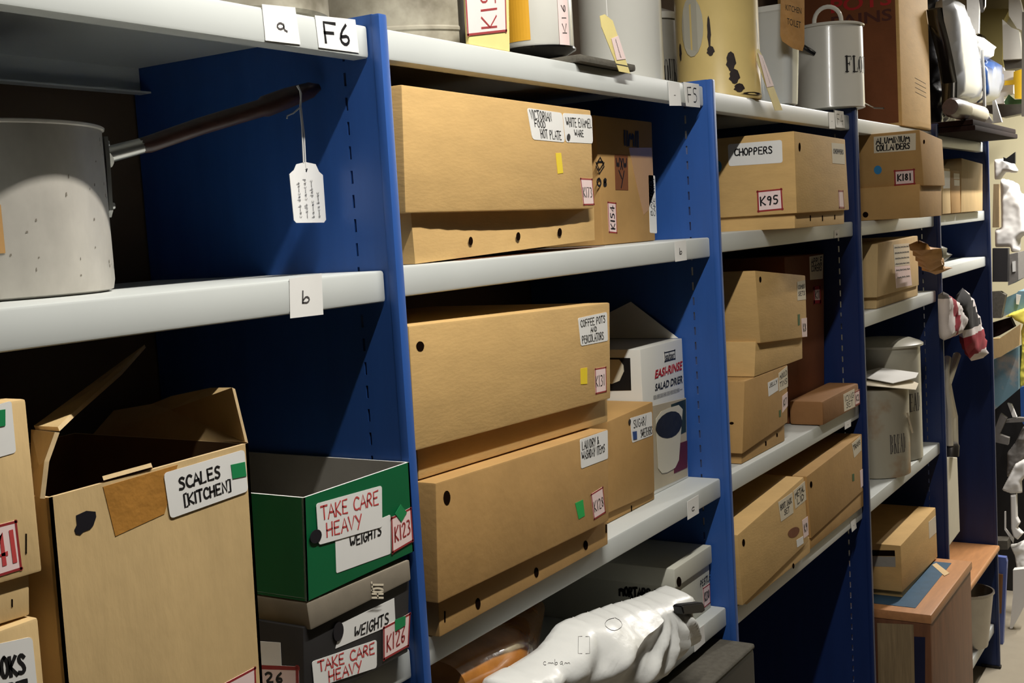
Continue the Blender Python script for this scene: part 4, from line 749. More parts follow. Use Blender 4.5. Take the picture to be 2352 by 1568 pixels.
# big brown carton
b = [Vector(p) for p in BIGBOX]; k = 0.912
t = thing('moving_carton', 'big tall brown carton with red print on the top shelf behind the flour bin', 'box', (2.66, 0.18, ZS['3a']))
bm = bmesh.new(); bx0, bx1, by0 = 2.470, 2.840, -0.005
box(bm, bx0, bx1, by0, by0+0.36, ZS['3a']+0.0004, 0.70, 0, 0.004); finish(bm, 'carton_body', 'card', t, smooth=True)
def onend(y0, y1, z0, z1): return [(bx0, y1, z1), (bx0, y0, z1), (bx0, y0, z0), (bx0, y1, z0)]
sticker(t, onend(by0+0.01, by0+0.35, ZS['3a']+0.01, 0.69), (-1, 0, 0), 'printed_side', 'card_red', typed=[('POTS', (.45, .69, .97, .77), 'ink_red_print', .02), ('PAINS', (.45, .60, .97, .67), 'print_brown', .02)])
bm = bmesh.new()
for i in range(4): tube(bm, [(bx1-0.20, by0-0.0004, 0.34-0.014*i), (bx1-0.06, by0-0.0004, 0.332-0.014*i)], 0.0006, 4)
finish(bm, 'pencil_lines', 'ink_soft', t)
def soft(name, label, cat, poly, y0, bulge, m, group=None, **kw):
    bm = bmesh.new(); puff(bm, poly, y0, bulge, **kw); o = finish(bm, name, m, smooth=True, ang=70); settle(o); return tag(o, label, cat, group)
soft('bin_bag', 'glossy black plastic bag beside the big brown carton', 'bag', [(x, max(z, ZS['2a']+0.042)) for x, z in DARKBAG_POLY], 0.14, 0.05, 'bag_black', rough=0.02, fr=14)
t = thing('vacuum_case', 'tall grey plastic case with black straps and buckle on the far top shelf', 'appliance', (GREYCASE_POLY[6][0], 0.12, GREYCASE_POLY[6][1]))
bm = bmesh.new(); puff(bm, GREYCASE_POLY, 0.0, 0.040, n=18); finish(bm, 'case_body', 'plastic_grey', t, smooth=True, ang=70)
g0 = Vector((GREYCASE_POLY[0][0], -0.05, GREYCASE_POLY[0][1])); g1 = Vector((GREYCASE_POLY[2][0]+0.02, -0.05, GREYCASE_POLY[2][1]+0.10))
bm = bmesh.new(); tube(bm, [g0+Vector((0.03, 0, 0.0)), g0.lerp(g1, .5), g1], 0.022, 8, flat=0.15); finish(bm, 'strap', 'plastic_grey', t)
bm = bmesh.new(); tube(bm, [g1+Vector((-0.03, 0, 0.02)), g1+Vector((0.01, 0, -0.05)), g1+Vector((0.05, 0, -0.03)), g1+Vector((0.07, 0, 0.05)), g1+Vector((0.03, 0, 0.06)), g1+Vector((-0.03, 0, 0.02))], 0.006, 6); finish(bm, 'buckle', 'steel_dark', t)
bm = bmesh.new(); tube(bm, [g1+Vector((0.02, 0, 0.03)), g1+Vector((0.05, 0.01, 0.12)), g1+Vector((0.06, 0.02, 0.24))], 0.03, 8, flat=0.2); finish(bm, 'webbing', 'black', t)
bm = bmesh.new(); tube(bm, STRAPD, 0.024, 8, flat=0.3); finish(bm, 'strap', 'black_gloss', t, smooth=True); bm = bmesh.new(); gx = GREYCASE_POLY[4][0]; tube(bm, [(gx-0.05, -0.042, 0.50), (gx-0.03, -0.044, 0.40), (gx-0.02, -0.042, 0.30)], 0.006, 6); finish(bm, 'trim_strip', 'plastic_white', t)
t = thing('water_jug', 'white appliance with a blue tinted water chamber behind the rolling pin', 'appliance', (BLUEJAR_POLY[5][0], 0.2, BLUEJAR_POLY[5][1]))
bm = bmesh.new(); puff(bm, BLUEJAR_POLY, 0.01, 0.04, n=16); finish(bm, 'blue_chamber', 'plastic_blue', t, smooth=True, ang=70)
bm = bmesh.new(); puff(bm, WHITETOP_POLY, 0.01, 0.04, n=16); finish(bm, 'white_housing', 'plastic_white', t, smooth=True, ang=70)
R_ = [Vector((p[0], p[1], ZS['2a']+0.037+0.0318)) for p in ROLLER]; dz = ZS['2a']+0.037-(-0.0); t = thing('rolling_pin', 'pale wooden roller with dark banded end lying on the dark boards', 'rolling pin', R_[1])
bm = bmesh.new(); tube(bm, [R_[0], R_[0].lerp(R_[1], .2), R_[1]], [0.024, 0.031, 0.031], 18); finish(bm, 'dark_band', 'wood_dark', t, smooth=True)
bm = bmesh.new(); tube(bm, [R_[1], R_[2]-Vector((0.02, 0, 0)), R_[2]], [0.029, 0.029, 0.020], 18); finish(bm, 'roller', 'wood_white', t, smooth=True)
for i, l in enumerate(('lower of two dark wooden boards jutting out under the rolling pin', 'upper of two dark wooden boards jutting out under the rolling pin')):
    bm = bmesh.new(); z0 = ZS['2a']+0.0006+0.0182*i; box(bm, 2.89, 3.69, -0.128+0.006*i, 0.15, z0, z0+0.0175, 0, 0.004); o = finish(bm, 'wooden_board', 'wood_board', smooth=True); settle(o); tag(o, l, 'board', 'dark wooden boards')

# ------------------------------------------------------------------ bay F5, things that are not cartons
bm = bmesh.new(); A = [(0.16, 0.003, -0.0808), (0.62, 0.03, -0.0808), (0.60, 0.30, -0.0808), (0.16, 0.33, -0.0808)]
slab(bm, A, (0, 0, 0.0004)); o = finish_flat(bm, 'paper_sheet', ['card_red'], None); settle(o); tag(o, 'brown paper sheet lying under the hot plate carton', 'paper')
x0, x1, y0, zt = SALAD; zb = ZS['5c']
t = thing('kitchen_box', 'white printed box reading EASI-RINSE SALAD DRIER with raised lid flap', 'box', ((x0+x1)/2, y0+0.12, zb))
bm = bmesh.new(); box(bm, x0, x1, y0, y0+0.26, zb+0.0004, zt, 0, 0.002); finish(bm, 'carton_body', 'salad_white', t, smooth=True)
for s in SALAD_STICK: sticker(t, out=(0, -1, 0), **s)
sticker(t, SALAD_SIDE, (-1, 0, 0), 'picture', 'black'); sticker(t, SALAD_BOWL, (-1, 0, 0), 'picture', 'print_bowl', base=0.0008, shape=[(.0, .55), (.1, .15), (.45, 0), (.8, .12), (1, .5), (.98, .75), (.8, .98), (.2, 1), (0, .8)])
P = [Vector(p) for p in SALAD_FLAP]; bm = bmesh.new(); slab(bm, [(x1-0.004, y0+0.006, zt+0.001), (x1-0.004, 0.165, zt+0.073), (x1-0.004, 0.29, zt+0.02), (x1-0.004, 0.29, zt+0.001)], (-0.0015, 0, 0)); finish_flat(bm, 'lid_flap', ['salad_white'], t)
x0, x1, y0, zt, zb = MORTAR; zs = ZS['5d']
t = thing('lidded_box', 'white lidded box marked MORTARS & PESTLES behind the plastic bag', 'box', ((x0+x1)/2, y0+0.14, zs))
bm = bmesh.new(); box(bm, x0+0.006, x1-0.003, y0+0.006, y0+0.32, zs+0.0004, zb+0.02, 0, 0.002); finish(bm, 'base', 'box_white', t, smooth=True)
bm = bmesh.new(); box(bm, x0, x1, y0, y0+0.33, zb, zt, 0, 0.004); lid = finish(bm, 'lid', 'box_white', t, smooth=True)
for s in MORTAR_STICK: sticker(t, **s)
sticker(t, **MORTAR_HOLE)
def bag_folds(x, z):
    # creases running out from the gathered corner at the clip
    cx_, cz_ = CLIP_POLY[0]; dx, dz = x-cx_, z-cz_; r_ = math.hypot(dx, dz); ph = math.atan2(dz, dx)
    k_ = max(0.0, 1-r_/0.34); f_ = (1-abs(math.sin(ph*5.5+1.2*math.sin(r_*9))))**2
    tb = noise.turbulence(Vector((x*9, 1.7, z*13)), 3, True)
    return -f_*0.026*min(1, r_/0.05)*k_**0.6 - tb*0.030*(1-0.6*k_) + 0.014
t = thing('carrier_bag', 'crumpled white plastic bag spilling over the shelf edge', 'bag', (0.62, 0.0, zs-0.05))
bm = bmesh.new(); puff(bm, BAG_POLY, -0.005, 0.070, n=110, relax=2, rough=0.004, fr=8, flat=0.7, back=0.02, crease=bag_folds); bag = finish(bm, 'bag_film', 'plastic_white', t, smooth=True, ang=60)
bm = bmesh.new()
for q, txt, bx in ((BAG_PRINT, 'O', (.1, .1, .9, .9)), (BAG_PRINT2, '[]', (0, 0, .8, .9)), (BAG_PRINT3, 'c~ba~', (0, .2, 1, .8))):
    write(bm, Sheet(q, (0, -1, 0)), txt, bx, 0, 0.0010, 0.002)
finish_flat(bm, 'printed_motif', ['ink_soft'], bag)
bm = bmesh.new(); slab(bm, [(x, -0.082, z) for x, z in CLIP_POLY], (0, 0.018, 0)); bmesh.ops.bevel(bm, geom=bm.edges[:], offset=0.002, segments=2, affect='EDGES'); finish(bm, 'bag_clip', 'black', t, smooth=True)
t = thing('cloth_bag', 'dark navy cloth bag with pale seams lying behind the white plastic bag', 'bag', (NAVY_POLY[5][0], 0.12, ZS['5d']))
bm = bmesh.new(); puff(bm, [(min(x, 0.77), max(z, ZS['5d']+0.002)) for x, z in NAVY_POLY], 0.27, 0.08, n=30); finish(bm, 'bag_body', 'bag_navy', t, smooth=True, ang=70)
bm = bmesh.new()
for l in NAVY_LINES: tube(bm, l, 0.0012, 6)
finish(bm, 'piping', 'grey_cloth', t)
P = [Vector(p) for p in AMBER_LINE]; bm = bmesh.new(); tube(bm, P, [0.040, 0.050, 0.055, 0.052, 0.040, 0.030, 0.022], 28, flat=0.8); o = finish(bm, 'leather_pouch', 'amber', smooth=True, ang=70); settle(o)
tag(o, 'glossy amber brown tapering object in the corner beneath the laundry carton', 'utensil')
# black padded case standing in the aisle
P = [Vector(p) for p in BLACK_TOP]
t = thing('padded_case', 'black padded case standing in the aisle below the white plastic bag', 'case', (0.8, -0.02, FLOOR))
bm = bmesh.new(); zc = -0.86
box(bm, 0.40, 0.983, -0.060, 0.30, FLOOR+0.001, zc-0.006, 0, 0.012, 3); finish(bm, 'case_body', 'black', t, smooth=True)
bm = bmesh.new(); box(bm, 0.40, 0.985, -0.060, 0.30, zc-0.012, zc, 0, 0.006, 3); finish(bm, 'grey_top', 'cloth_black', t, smooth=True)  # top coloured a paler grey than the black body
sticker(t, BLACK_TAG, (0, -1, 0), 'paper_label', 'paper_pink', lines=[('K8', (.2, .4, .7, .7), 'ink_soft', 0.002)])

# ------------------------------------------------------------------ bay F3
def lathe_bin(name, label, c, r, z0, z1, m, txt, a0, a1, tz, lidm=None):
    t = thing(name, label, 'bin', (c[0], c[1], z0)); bm = bmesh.new()
    lathe(bm, [(r*.94, z0+0.0004), (r*1.0, z0+0.003), (r, z0+0.01), (r, z1-0.01), (r*.985, z1)], c, 64); finish(bm, 'bin_body', m, t, smooth=True)
    if lidm:
        bm = bmesh.new(); lathe(bm, [(r*1.0, z1-0.008), (r*1.09, z1-0.006), (r*1.09, z1), (r*1.0, z1+0.006), (r*.8, z1+0.014), (0.01, z1+0.02)], c, 64); finish(bm, 'bin_lid', lidm, t, smooth=True)
    az = math.atan2(-0.874-c[1], -1.128-c[0])
    sticker(t, Drum(c, r+0.0006, az+a0, az+a1, tz[0], tz[1]), None, 'stencil_letters', None, serif=[(txt, (.02, .02, .98, .98), 'ink_soft')])
    return t
zs = ZS['3d']
lathe_bin('bread_bin', 'taller white enamel bread bin with lid at the back of its shelf', (2.60, 0.105), 0.110, zs, -0.462, 'enamel_grey', 'BREAD', 0.35, 1.2, (-0.665, -0.61), 'enamel_grey')
t = lathe_bin('bread_bin', 'shorter rusty enamel bread bin at the shelf edge with papers on top', (2.359, 0.075), 0.10, zs, -0.562, 'enamel_worn', 'BREAD', 0.42, 1.02, (-0.745, -0.69))
for i, (dx, dy, a) in enumerate(((-0.02, -0.05, 0.3), (0.03, -0.03, -0.25))):
    bm = bmesh.new(); c0 = Vector((2.359+dx, 0.075+dy, -0.548+0.016*i)); u = Vector((math.cos(a), math.sin(a), 0.04)); v = Vector((-math.sin(a), math.cos(a), 0.10))
    slab(bm, [c0+u*x+v*y for x, y in ((-.085, -.07), (.02, -.085), (.085, -.06), (.075, .06), (-.07, .07))], (0, 0, 0.0015)); o = finish_flat(bm, 'paper_sheet', ['paper_warm' if i == 0 else 'paper'], None); settle(o)
    tag(o, ('yellowish folded paper lying on the rusty bread bin', 'white paper lying uppermost on the rusty bread bin')[i], 'paper', 'papers on the bread bin')
bm = bmesh.new(); tube(bm, [(2.33, -0.029, -0.63), (2.36, -0.0265, -0.66), (2.39, -0.028, -0.70)], 0.003, 6); finish(bm, 'rim_drip', 'paper_warm', t)
soft('crumpled_paper', 'crumpled brown packing paper hanging off the shelf beside the small carton', 'paper', KRAFT_POLY, -0.06, 0.03, 'kraft', rough=0.03, fr=20, n=18)
x0, x1, y0, zt = TRUNK
t = thing('storage_chest', 'brown wooden trunk with a blue inset top on the floor', 'trunk', ((x0+x1)/2, 0.1, FLOOR))
bm = bmesh.new(); box(bm, x0, x1, y0, 0.38, FLOOR+0.0004, zt-0.006, 0, 0.008); finish(bm, 'trunk_body', 'wood_brown', t, smooth=True)
bm = bmesh.new(); box(bm, x0-0.004, x1+0.004, y0-0.004, 0.384, zt-0.028, zt-0.0003, 0, 0.006); finish(bm, 'lid_frame', 'wood_tan', t, smooth=True)
q = [Vector(p) for p in TRUNK_PANEL]; bm = bmesh.new(); slab(bm, [(x0+0.04, 0.35, zt), (x0+0.04, -0.05, zt), (x1-0.045, -0.05, zt), (x1-0.045, 0.35, zt)], (0, 0, 0.0009)); finish_flat(bm, 'inset_panel', ['trunk_blue'], t)
q = [Vector(p)+Vector((0, 0, 0.001)) for p in TRUNK_TAPE]; bm = bmesh.new(); slab(bm, q, (0, 0, 0.0005)); finish_flat(bm, 'tape_strip', ['card_edge'], t)
sticker(t, TRUNK_END, (-1, 0, 0), 'end_panel', 'ash_slats', base=0.001); sticker(t, TRUNK_END2, (-1, 0, 0), 'end_panel', 'bag_navy', base=0.001)

# ------------------------------------------------------------------ bay F2
soft('strap_bundle', 'black strap bundle lying on the bright far shelf', 'straps', STRAPBAG_POLY if 'STRAPBAG_POLY' in globals() else STRAPBAG, 0.02, 0.02, 'bag_black', rough=0.01, n=12)
t = thing('plaid_scarf', 'red and white plaid cloth with a white fringe hanging below the bright far shelf', 'cloth', PLAID1[0])
def cloth(poly, mats, bands, y0, name):
    P = [Vector(p) for p in poly]; xs = [p.x for p in P]; zs_ = [p.z for p in P]
    bm = bmesh.new(); puff(bm, [(p.x, p.z) for p in P], y0, 0.02, n=22, rough=0.01, fr=25)
    for f_ in bm.faces:
        c_ = f_.calc_center_median(); u = (c_.x-min(xs))/(max(xs)-min(xs)); v = (c_.z-min(zs_))/(max(zs_)-min(zs_)); f_.material_index = bands(u, v)
    me = finish(bm, name, mats, t, smooth=True, ang=70)
cloth(PLAID1, ['plaid_white', 'plaid_red', 'grey_cloth'], lambda u, v: 1 if abs(u-0.36+0.25*(v-.5)) < 0.11 else (2 if v > 0.82 else 0), -0.045, 'cloth_fold')
cloth(PLAID2, ['plaid_black', 'plaid_red', 'plaid_white'], lambda u, v: (2 if v < 0.14 else 1 if v < 0.40 else 2 if v < 0.47 else 2 if u > 0.16+0.9*(1-v)**0.9 else 0), -0.05, 'cloth_fold')
zt = TONGS[2][0][2]
t = thing('wooden_crutch', 'pale forked wooden pole with a metal collar on a white painted post', 'pole', (3.05, 0.0, POST[2][2]))
bm = bmesh.new(); tube(bm, TONGS[0], 0.012, 8); tube(bm, TONGS[1], 0.014, 8); finish(bm, 'forked_pole', 'wood_white', t, smooth=True)
bm = bmesh.new(); a, b = [Vector(p) for p in TONGS[2]]; tube(bm, [a+Vector((0, 0, .01)), a, b], [0.020, 0.026, 0.024], 14); finish(bm, 'metal_collar', 'steel_dark', t, smooth=True)
P = [Vector(p) for p in POST]; bm = bmesh.new(); hexa(bm, P, 0.03, 0, 0.003); finish(bm, 'white_post', 'wood_white', t)
bm = bmesh.new(); box(bm, 3.12, 3.712, -0.03, 0.30, -1.40, -1.378, 0, 0.008, 3); o = finish(bm, 'wooden_plank', 'wood_tan', smooth=True); settle(o); tag(o, 'tan wooden board with rounded corner above the metal bucket', 'board')
bcx, bcy, br = 3.455, 0.04, 0.088; z0 = ZS['2d']
t = thing('metal_bucket', 'dented shiny metal bucket on the bottom shelf behind the trunk', 'bucket', (bcx, bcy, z0))
bm = bmesh.new(); lathe(bm, [(br*.72, z0+0.0004), (br*.74, z0+0.006), (br*.98, z0+0.20), (br*1.04, z0+0.205), (br*1.04, z0+0.212), (br*.97, z0+0.212), (br*.7, z0+0.012)], (bcx, bcy), 48); finish(bm, 'bucket_body', 'steel', t, smooth=True)

# ------------------------------------------------------------------ beyond the racking
def gpoly(G, depth, name, label, cat, m, soft_=0.0, group=None, rough=0.0, n=16, standz=None):
    xp, poly = G; bm = bmesh.new()
    if soft_:
        puff(bm, poly, xp+soft_, soft_, n=n+8, rough=rough, fr=9, relax=2)
        for v in bm.verts: x, y, z = v.co; v.co = (y, -x, z)
    else: slab(bm, [(xp, -a, z) for a, z in poly], (depth, 0, 0))
    o = finish(bm, name, m, smooth=bool(soft_), ang=70); settle(o); tag(o, label, cat, group); return o
def gpart(par, G, depth, name, m):
    xp, poly = G; bm = bmesh.new(); slab(bm, [(xp, -a, z) for a, z in poly], (depth, 0, 0)); return finish(bm, name, m, par)
gpoly(G_BUNDLE, 0, 'plastic_bundle', 'white plastic wrapped bundle hanging highest past the far upright', 'bag', 'white_cloth', 0.06, rough=0.010)
gpoly(G_CLIP, 0.02, 'bulldog_clip', 'dark clip at the top of the white plastic bundle', 'clip', 'black')
gpoly(G_CLOTH, 0, 'white_garment', 'large white cloth garment hanging past the far upright', 'cloth', 'white_cloth', 0.08, rough=0.010)
gpoly(G_PLANK, 0.03, 'narrow_board', 'narrow grey brown slat hanging against the white garment', 'board', 'ash_slats')
gpoly(G_BLACK, 0.04, 'black_case', 'black case under the white garment', 'case', 'box_black')
o = gpoly(G_GREY, 0.2, 'box_file', 'grey box file with a white spine label right of the black case', 'box', 'grey_cloth'); gpart(o, G_SPOT, 0.004, 'spine_label', 'paper')
gpoly(G_CASE, 0.05, 'dark_case', 'small dark grey case below the black case', 'case', 'cloth_black')
o = gpoly(G_FOLDER, 0.15, 'box_file', 'slanting blue grey folder above the yellow bag', 'box', 'cardboard_blue'); gpart(o, G_SPOT2, 0.004, 'spine_label', 'paper')
gpoly(G_YBAG, 0, 'plastic_bag', 'yellow plastic bag lying over the cardboard tray', 'bag', 'bag_yellow', 0.03, rough=0.01)
gpoly(G_YBAG2, 0, 'plastic_bag', 'yellow plastic bag hanging at the right edge beside the blue board', 'bag', 'bag_yellow', 0.03, rough=0.01)
gpoly(G_TRAY, 0.02, 'cardboard_tray', 'tan cardboard tray front above the blue board', 'box', 'card_pale'); gpoly(G_TRAYIN, 0.05, 'tray_shade', 'dark brown sheet put in as the shaded inside of the cardboard tray', 'object', 'wood_board')  # tray's shaded interior put in as a dark brown sheet
gpoly(G_BLUE, 0.15, 'printed_box', 'faded blue printed box below the cardboard tray', 'box', 'cardboard_blue')
gpoly(G_BLUEPOST, 0.03, 'rack_post', 'short glimpse of a bright blue post at the right edge', 'post', 'rack_blue')
gpoly(G_BRACKET, 0.03, 'metal_bracket', 'white angled bracket below the blue printed box', 'bracket', 'grey_cloth', group=None)
gpoly(G_WING, 0.02, 'fabric_strip', 'slim white strip above the white angled bracket', 'strip', 'white_cloth'); gpoly(G_BAR, 0.03, 'metal_bar', 'grey horizontal bar over the white angled bracket', 'bar', 'grey_cloth')
gpoly(G_FUR, 0, 'grey_fur', 'grey furry cloth hanging at the right edge', 'cloth', 'grey_cloth', 0.03, rough=0.02)
gpoly(G_WHITE1, 0, 'white_casting', 'white painted casting below the grey furry cloth', 'metalwork', 'white_cloth', 0.03, rough=0.01)
gpoly(G_LEG, 0, 'curved_casting', 'white curved leg hanging under the white casting', 'metalwork', 'white_cloth', 0.02); gpoly(G_THINBAR, 0.01, 'thin_rod', 'thin white bent rod left of the white curved leg', 'rod', 'white_cloth')
gpoly(G_WHITE2, 0, 'white_bundle', 'white lumpy bundle beside the small dark grey box', 'bundle', 'white_cloth', 0.03, rough=0.015); gpoly(G_LEG2, 0.04, 'white_board', 'white board leaning above the floor at the right edge', 'board', 'white_cloth')
gpoly(G_BOX, 0.08, 'small_box', 'small dark grey box above the lilac framed panel', 'box', 'cloth_black')
o = gpoly(G_LILAC, 0.03, 'framed_panel', 'narrow lilac framed panel with brown centre leaning by the far upright', 'panel', 'lilac'); gpart(o, G_LILACIN, 0.004, 'brown_inlay', 'card_brown')
gpoly(G_DARK, 0.25, 'dark_backdrop', 'added large black cabinet behind the hanging white metalwork', 'backdrop', 'black')  # added black backdrop that keeps the gaps between the hanging things dark
gpoly(G_STRIPE, 0.03, 'plastic_sheet', 'tall white plastic sheet behind the buckle strap', 'sheet', 'plastic_white'); gpoly(G_OLIVE, 0.1, 'wall_cupboard', 'olive green cupboard on the end wall', 'cupboard', 'olive')
gpoly(G_BOARDW, 0.05, 'white_board', 'white board standing on the grey wall shelf', 'board', 'enamel_white'); gpoly(G_TOPW, 0.05, 'pale_bundle', 'pale bundle hanging at the top right corner', 'bundle', 'enamel_white')
gpoly(G_SHELFG, 0.2, 'wall_shelf', 'grey wall shelf above the yellow boxes', 'shelf', 'steel_dark'); gpoly(G_PALE, 0.04, 'paper_stack', 'pale stack of papers left of the yellow boxes', 'papers', 'paper')
gpoly(G_YELLOW, 0.02, 'yellow_box', 'bright yellow box at the top right edge', 'box', 'yellow'); gpoly(G_GREEN, 0.02, 'green_box', 'dark green box under the yellow box', 'box', 'green_dark')
gpoly(G_DARKBAND, 0.1, 'dark_shelf', 'dark shelf below the green box', 'shelf', 'steel_dark'); gpoly(G_PERF, 0.03, 'perforated_post', 'grey perforated post at the top right edge', 'post', 'steel')
gpoly(G_WTRI, 0.02, 'white_card', 'white triangular card behind the rolling pin end', 'card', 'paper'); gpoly(G_WTRI2, 0.02, 'white_card', 'slim white card rising behind the dark boards', 'card', 'paper')

# ------------------------------------------------------------------ cartons on the shelves
carton('archive_carton', 'brown carton cut by the left edge, label with green square and red framed number', [(-0.5906, 0.0, -0.1598), (-0.5029, 0.0, -0.1623), (-0.5032, 0.0, -0.3105), (-0.6001, 0.0, -0.3082)], 0.3, m='card_pale', base=[(-0.594, 0.006, -0.3039), (-0.5114, 0.006, -0.3065), (-0.5153, 0.006, -0.3456), (-0.5965, 0.006, -0.3428)], bdepth=None, group=None, cat='box', stickers=[
    dict(rnd=0.05, q=[(-0.5662, 0.0, -0.1669), (-0.5171, 0.0, -0.1619), (-0.5175, 0.0, -0.2052), (-0.5671, 0.0, -0.2083)], out=(0, -1, 0)),
    dict(paper='green_dot', name='colour_sticker', base=0.0006, q=[(-0.5379, 0.0, -0.1675), (-0.5238, 0.0, -0.168), (-0.5253, 0.0, -0.1814), (-0.539, 0.0, -0.1812)], out=(0, -1, 0)),
    dict(paper='paper_pink', border='border_red', bw=0.05, name='number_label', lines=[('K41', (0.1, 0.2, 0.92, 0.8), 'ink_red', 0.004)], q=[(-0.5655, 0.0, -0.2607), (-0.5234, 0.0, -0.2613), (-0.5226, 0.0, -0.3033), (-0.5665, 0.0, -0.3034)], out=(0, -1, 0)),
    dict(paper='hole', name='slot', q=[(-0.5161, 0.0, -0.2745), (-0.5149, 0.0, -0.2748), (-0.5168, 0.0, -0.2915), (-0.518, 0.0, -0.2912)], out=(0, -1, 0)),
    dict(paper='hole', name='slot', q=[(-0.5311, 0.006, -0.327), (-0.5299, 0.006, -0.3274), (-0.5306, 0.006, -0.3339), (-0.5318, 0.006, -0.3335)], out=(0, -1, 0))])
carton('archive_carton', 'brown carton in the bottom left corner with white label ending OKS', [(-0.6084, -0.002, -0.347), (-0.5131, -0.002, -0.347), (-0.5149, -0.002, -0.545), (-0.6164, -0.002, -0.545)], 0.3, m='card_pale', base=None, bdepth=None, group=None, cat='box', stickers=[
    dict(rnd=0.05, lines=[('BOOKS', (0.4, 0.55, 0.88, 0.8), 'ink', 0.0034), ('LABEL', (0.45, 0.2, 0.95, 0.45), 'ink', 0.0034)], q=[(-0.599, -0.002, -0.3512), (-0.5209, -0.002, -0.3613), (-0.5208, -0.002, -0.4263), (-0.6022, -0.002, -0.4124)], out=(0, -1, 0))])
carton('shoebox', 'black shoebox with grey lid under the green box, labels WEIGHTS and K126', [(-0.2044, -0.02, -0.4262), (-0.0212, -0.02, -0.4283), (-0.0209, -0.02, -0.4536), (-0.2012, -0.02, -0.4574)], 0.27, m='lid_grey', base=[(-0.2061, -0.014, -0.45339999999999997), (-0.0162, -0.014, -0.4496), (-0.0292, -0.014, -0.54), (-0.2138, -0.014, -0.54)], bdepth=None, group=None, cat='box', lidname='lid', basemat='box_black', stickers=[
    dict(paper=None, name='chalk_writing', lines=[('HOT', (0.1, 0.05, 0.9, 0.95), 'paper_warm', 0.0024, 1)], q=[(-0.0977, -0.02, -0.4333), (-0.0723, -0.02, -0.4406), (-0.0746, -0.02, -0.4605), (-0.0999, -0.02, -0.4529)], out=(0, -1, 0)),
    dict(lines=[('WEIGHTS', (0.28, 0.12, 0.88, 0.55), 'ink', 0.0022)], q=[(-0.1458, -0.014, -0.4677), (-0.049, -0.014, -0.4679), (-0.05, -0.014, -0.4981), (-0.1579, -0.014, -0.4924)], out=(0, -1, 0)),
    dict(base=0.0008, rnd=0.03, lines=[('TAKE CARE', (0.08, 0.55, 0.96, 0.92), 'ink_red', 0.002), ('HEAVY', (0.22, 0.06, 0.74, 0.44), 'ink_red', 0.002)], q=[(-0.1981, -0.014, -0.4931), (-0.0873, -0.014, -0.5053), (-0.0909, -0.014, -0.5374), (-0.1974, -0.014, -0.5228)], out=(0, -1, 0)),
    dict(base=0.0008, paper='paper_pink', border='border_red', bw=0.05, name='number_label', lines=[('K126', (0.12, 0.22, 0.84, 0.68), 'border_red', 0.0022)], q=[(-0.0743, -0.014, -0.4951), (-0.0209, -0.014, -0.4941), (-0.0291, -0.014, -0.5329), (-0.0781, -0.014, -0.5334)], out=(0, -1, 0)),
    dict(base=0.0015, paper='green_dot', name='colour_sticker', shape=[(0.05, 0.15), (0.1, 0.9), (1, 1), (0.98, 0.45)], q=[(-0.0543, -0.014, -0.491), (-0.0316, -0.014, -0.4943), (-0.0339, -0.014, -0.5148), (-0.0543, -0.014, -0.5091)], out=(0, -1, 0)),
    dict(base=0.0015, paper='blob', name='ink_blot', shape=ELL, q=[(-0.16, -0.014, -0.4631), (-0.1427, -0.014, -0.465), (-0.1451, -0.014, -0.4859), (-0.1624, -0.014, -0.4846)], out=(0, -1, 0)),
    dict(q=[(-0.2082, 0.0589, -0.4766), (-0.2079, 0.0187, -0.4734), (-0.2101, 0.0177, -0.4985), (-0.2105, 0.0594, -0.5026)], out=(-1, 0, 0)),
    dict(paper='paper_pink', border='border_red', bw=0.05, name='number_label', lines=[('K126', (0.15, 0.3, 0.75, 0.7), 'ink', 0.003)], q=[(-0.2107, 0.0785, -0.5053), (-0.2098, -0.0072, -0.4954), (-0.212, -0.0071, -0.5202), (-0.2132, 0.0792, -0.5334)], out=(-1, 0, 0))])
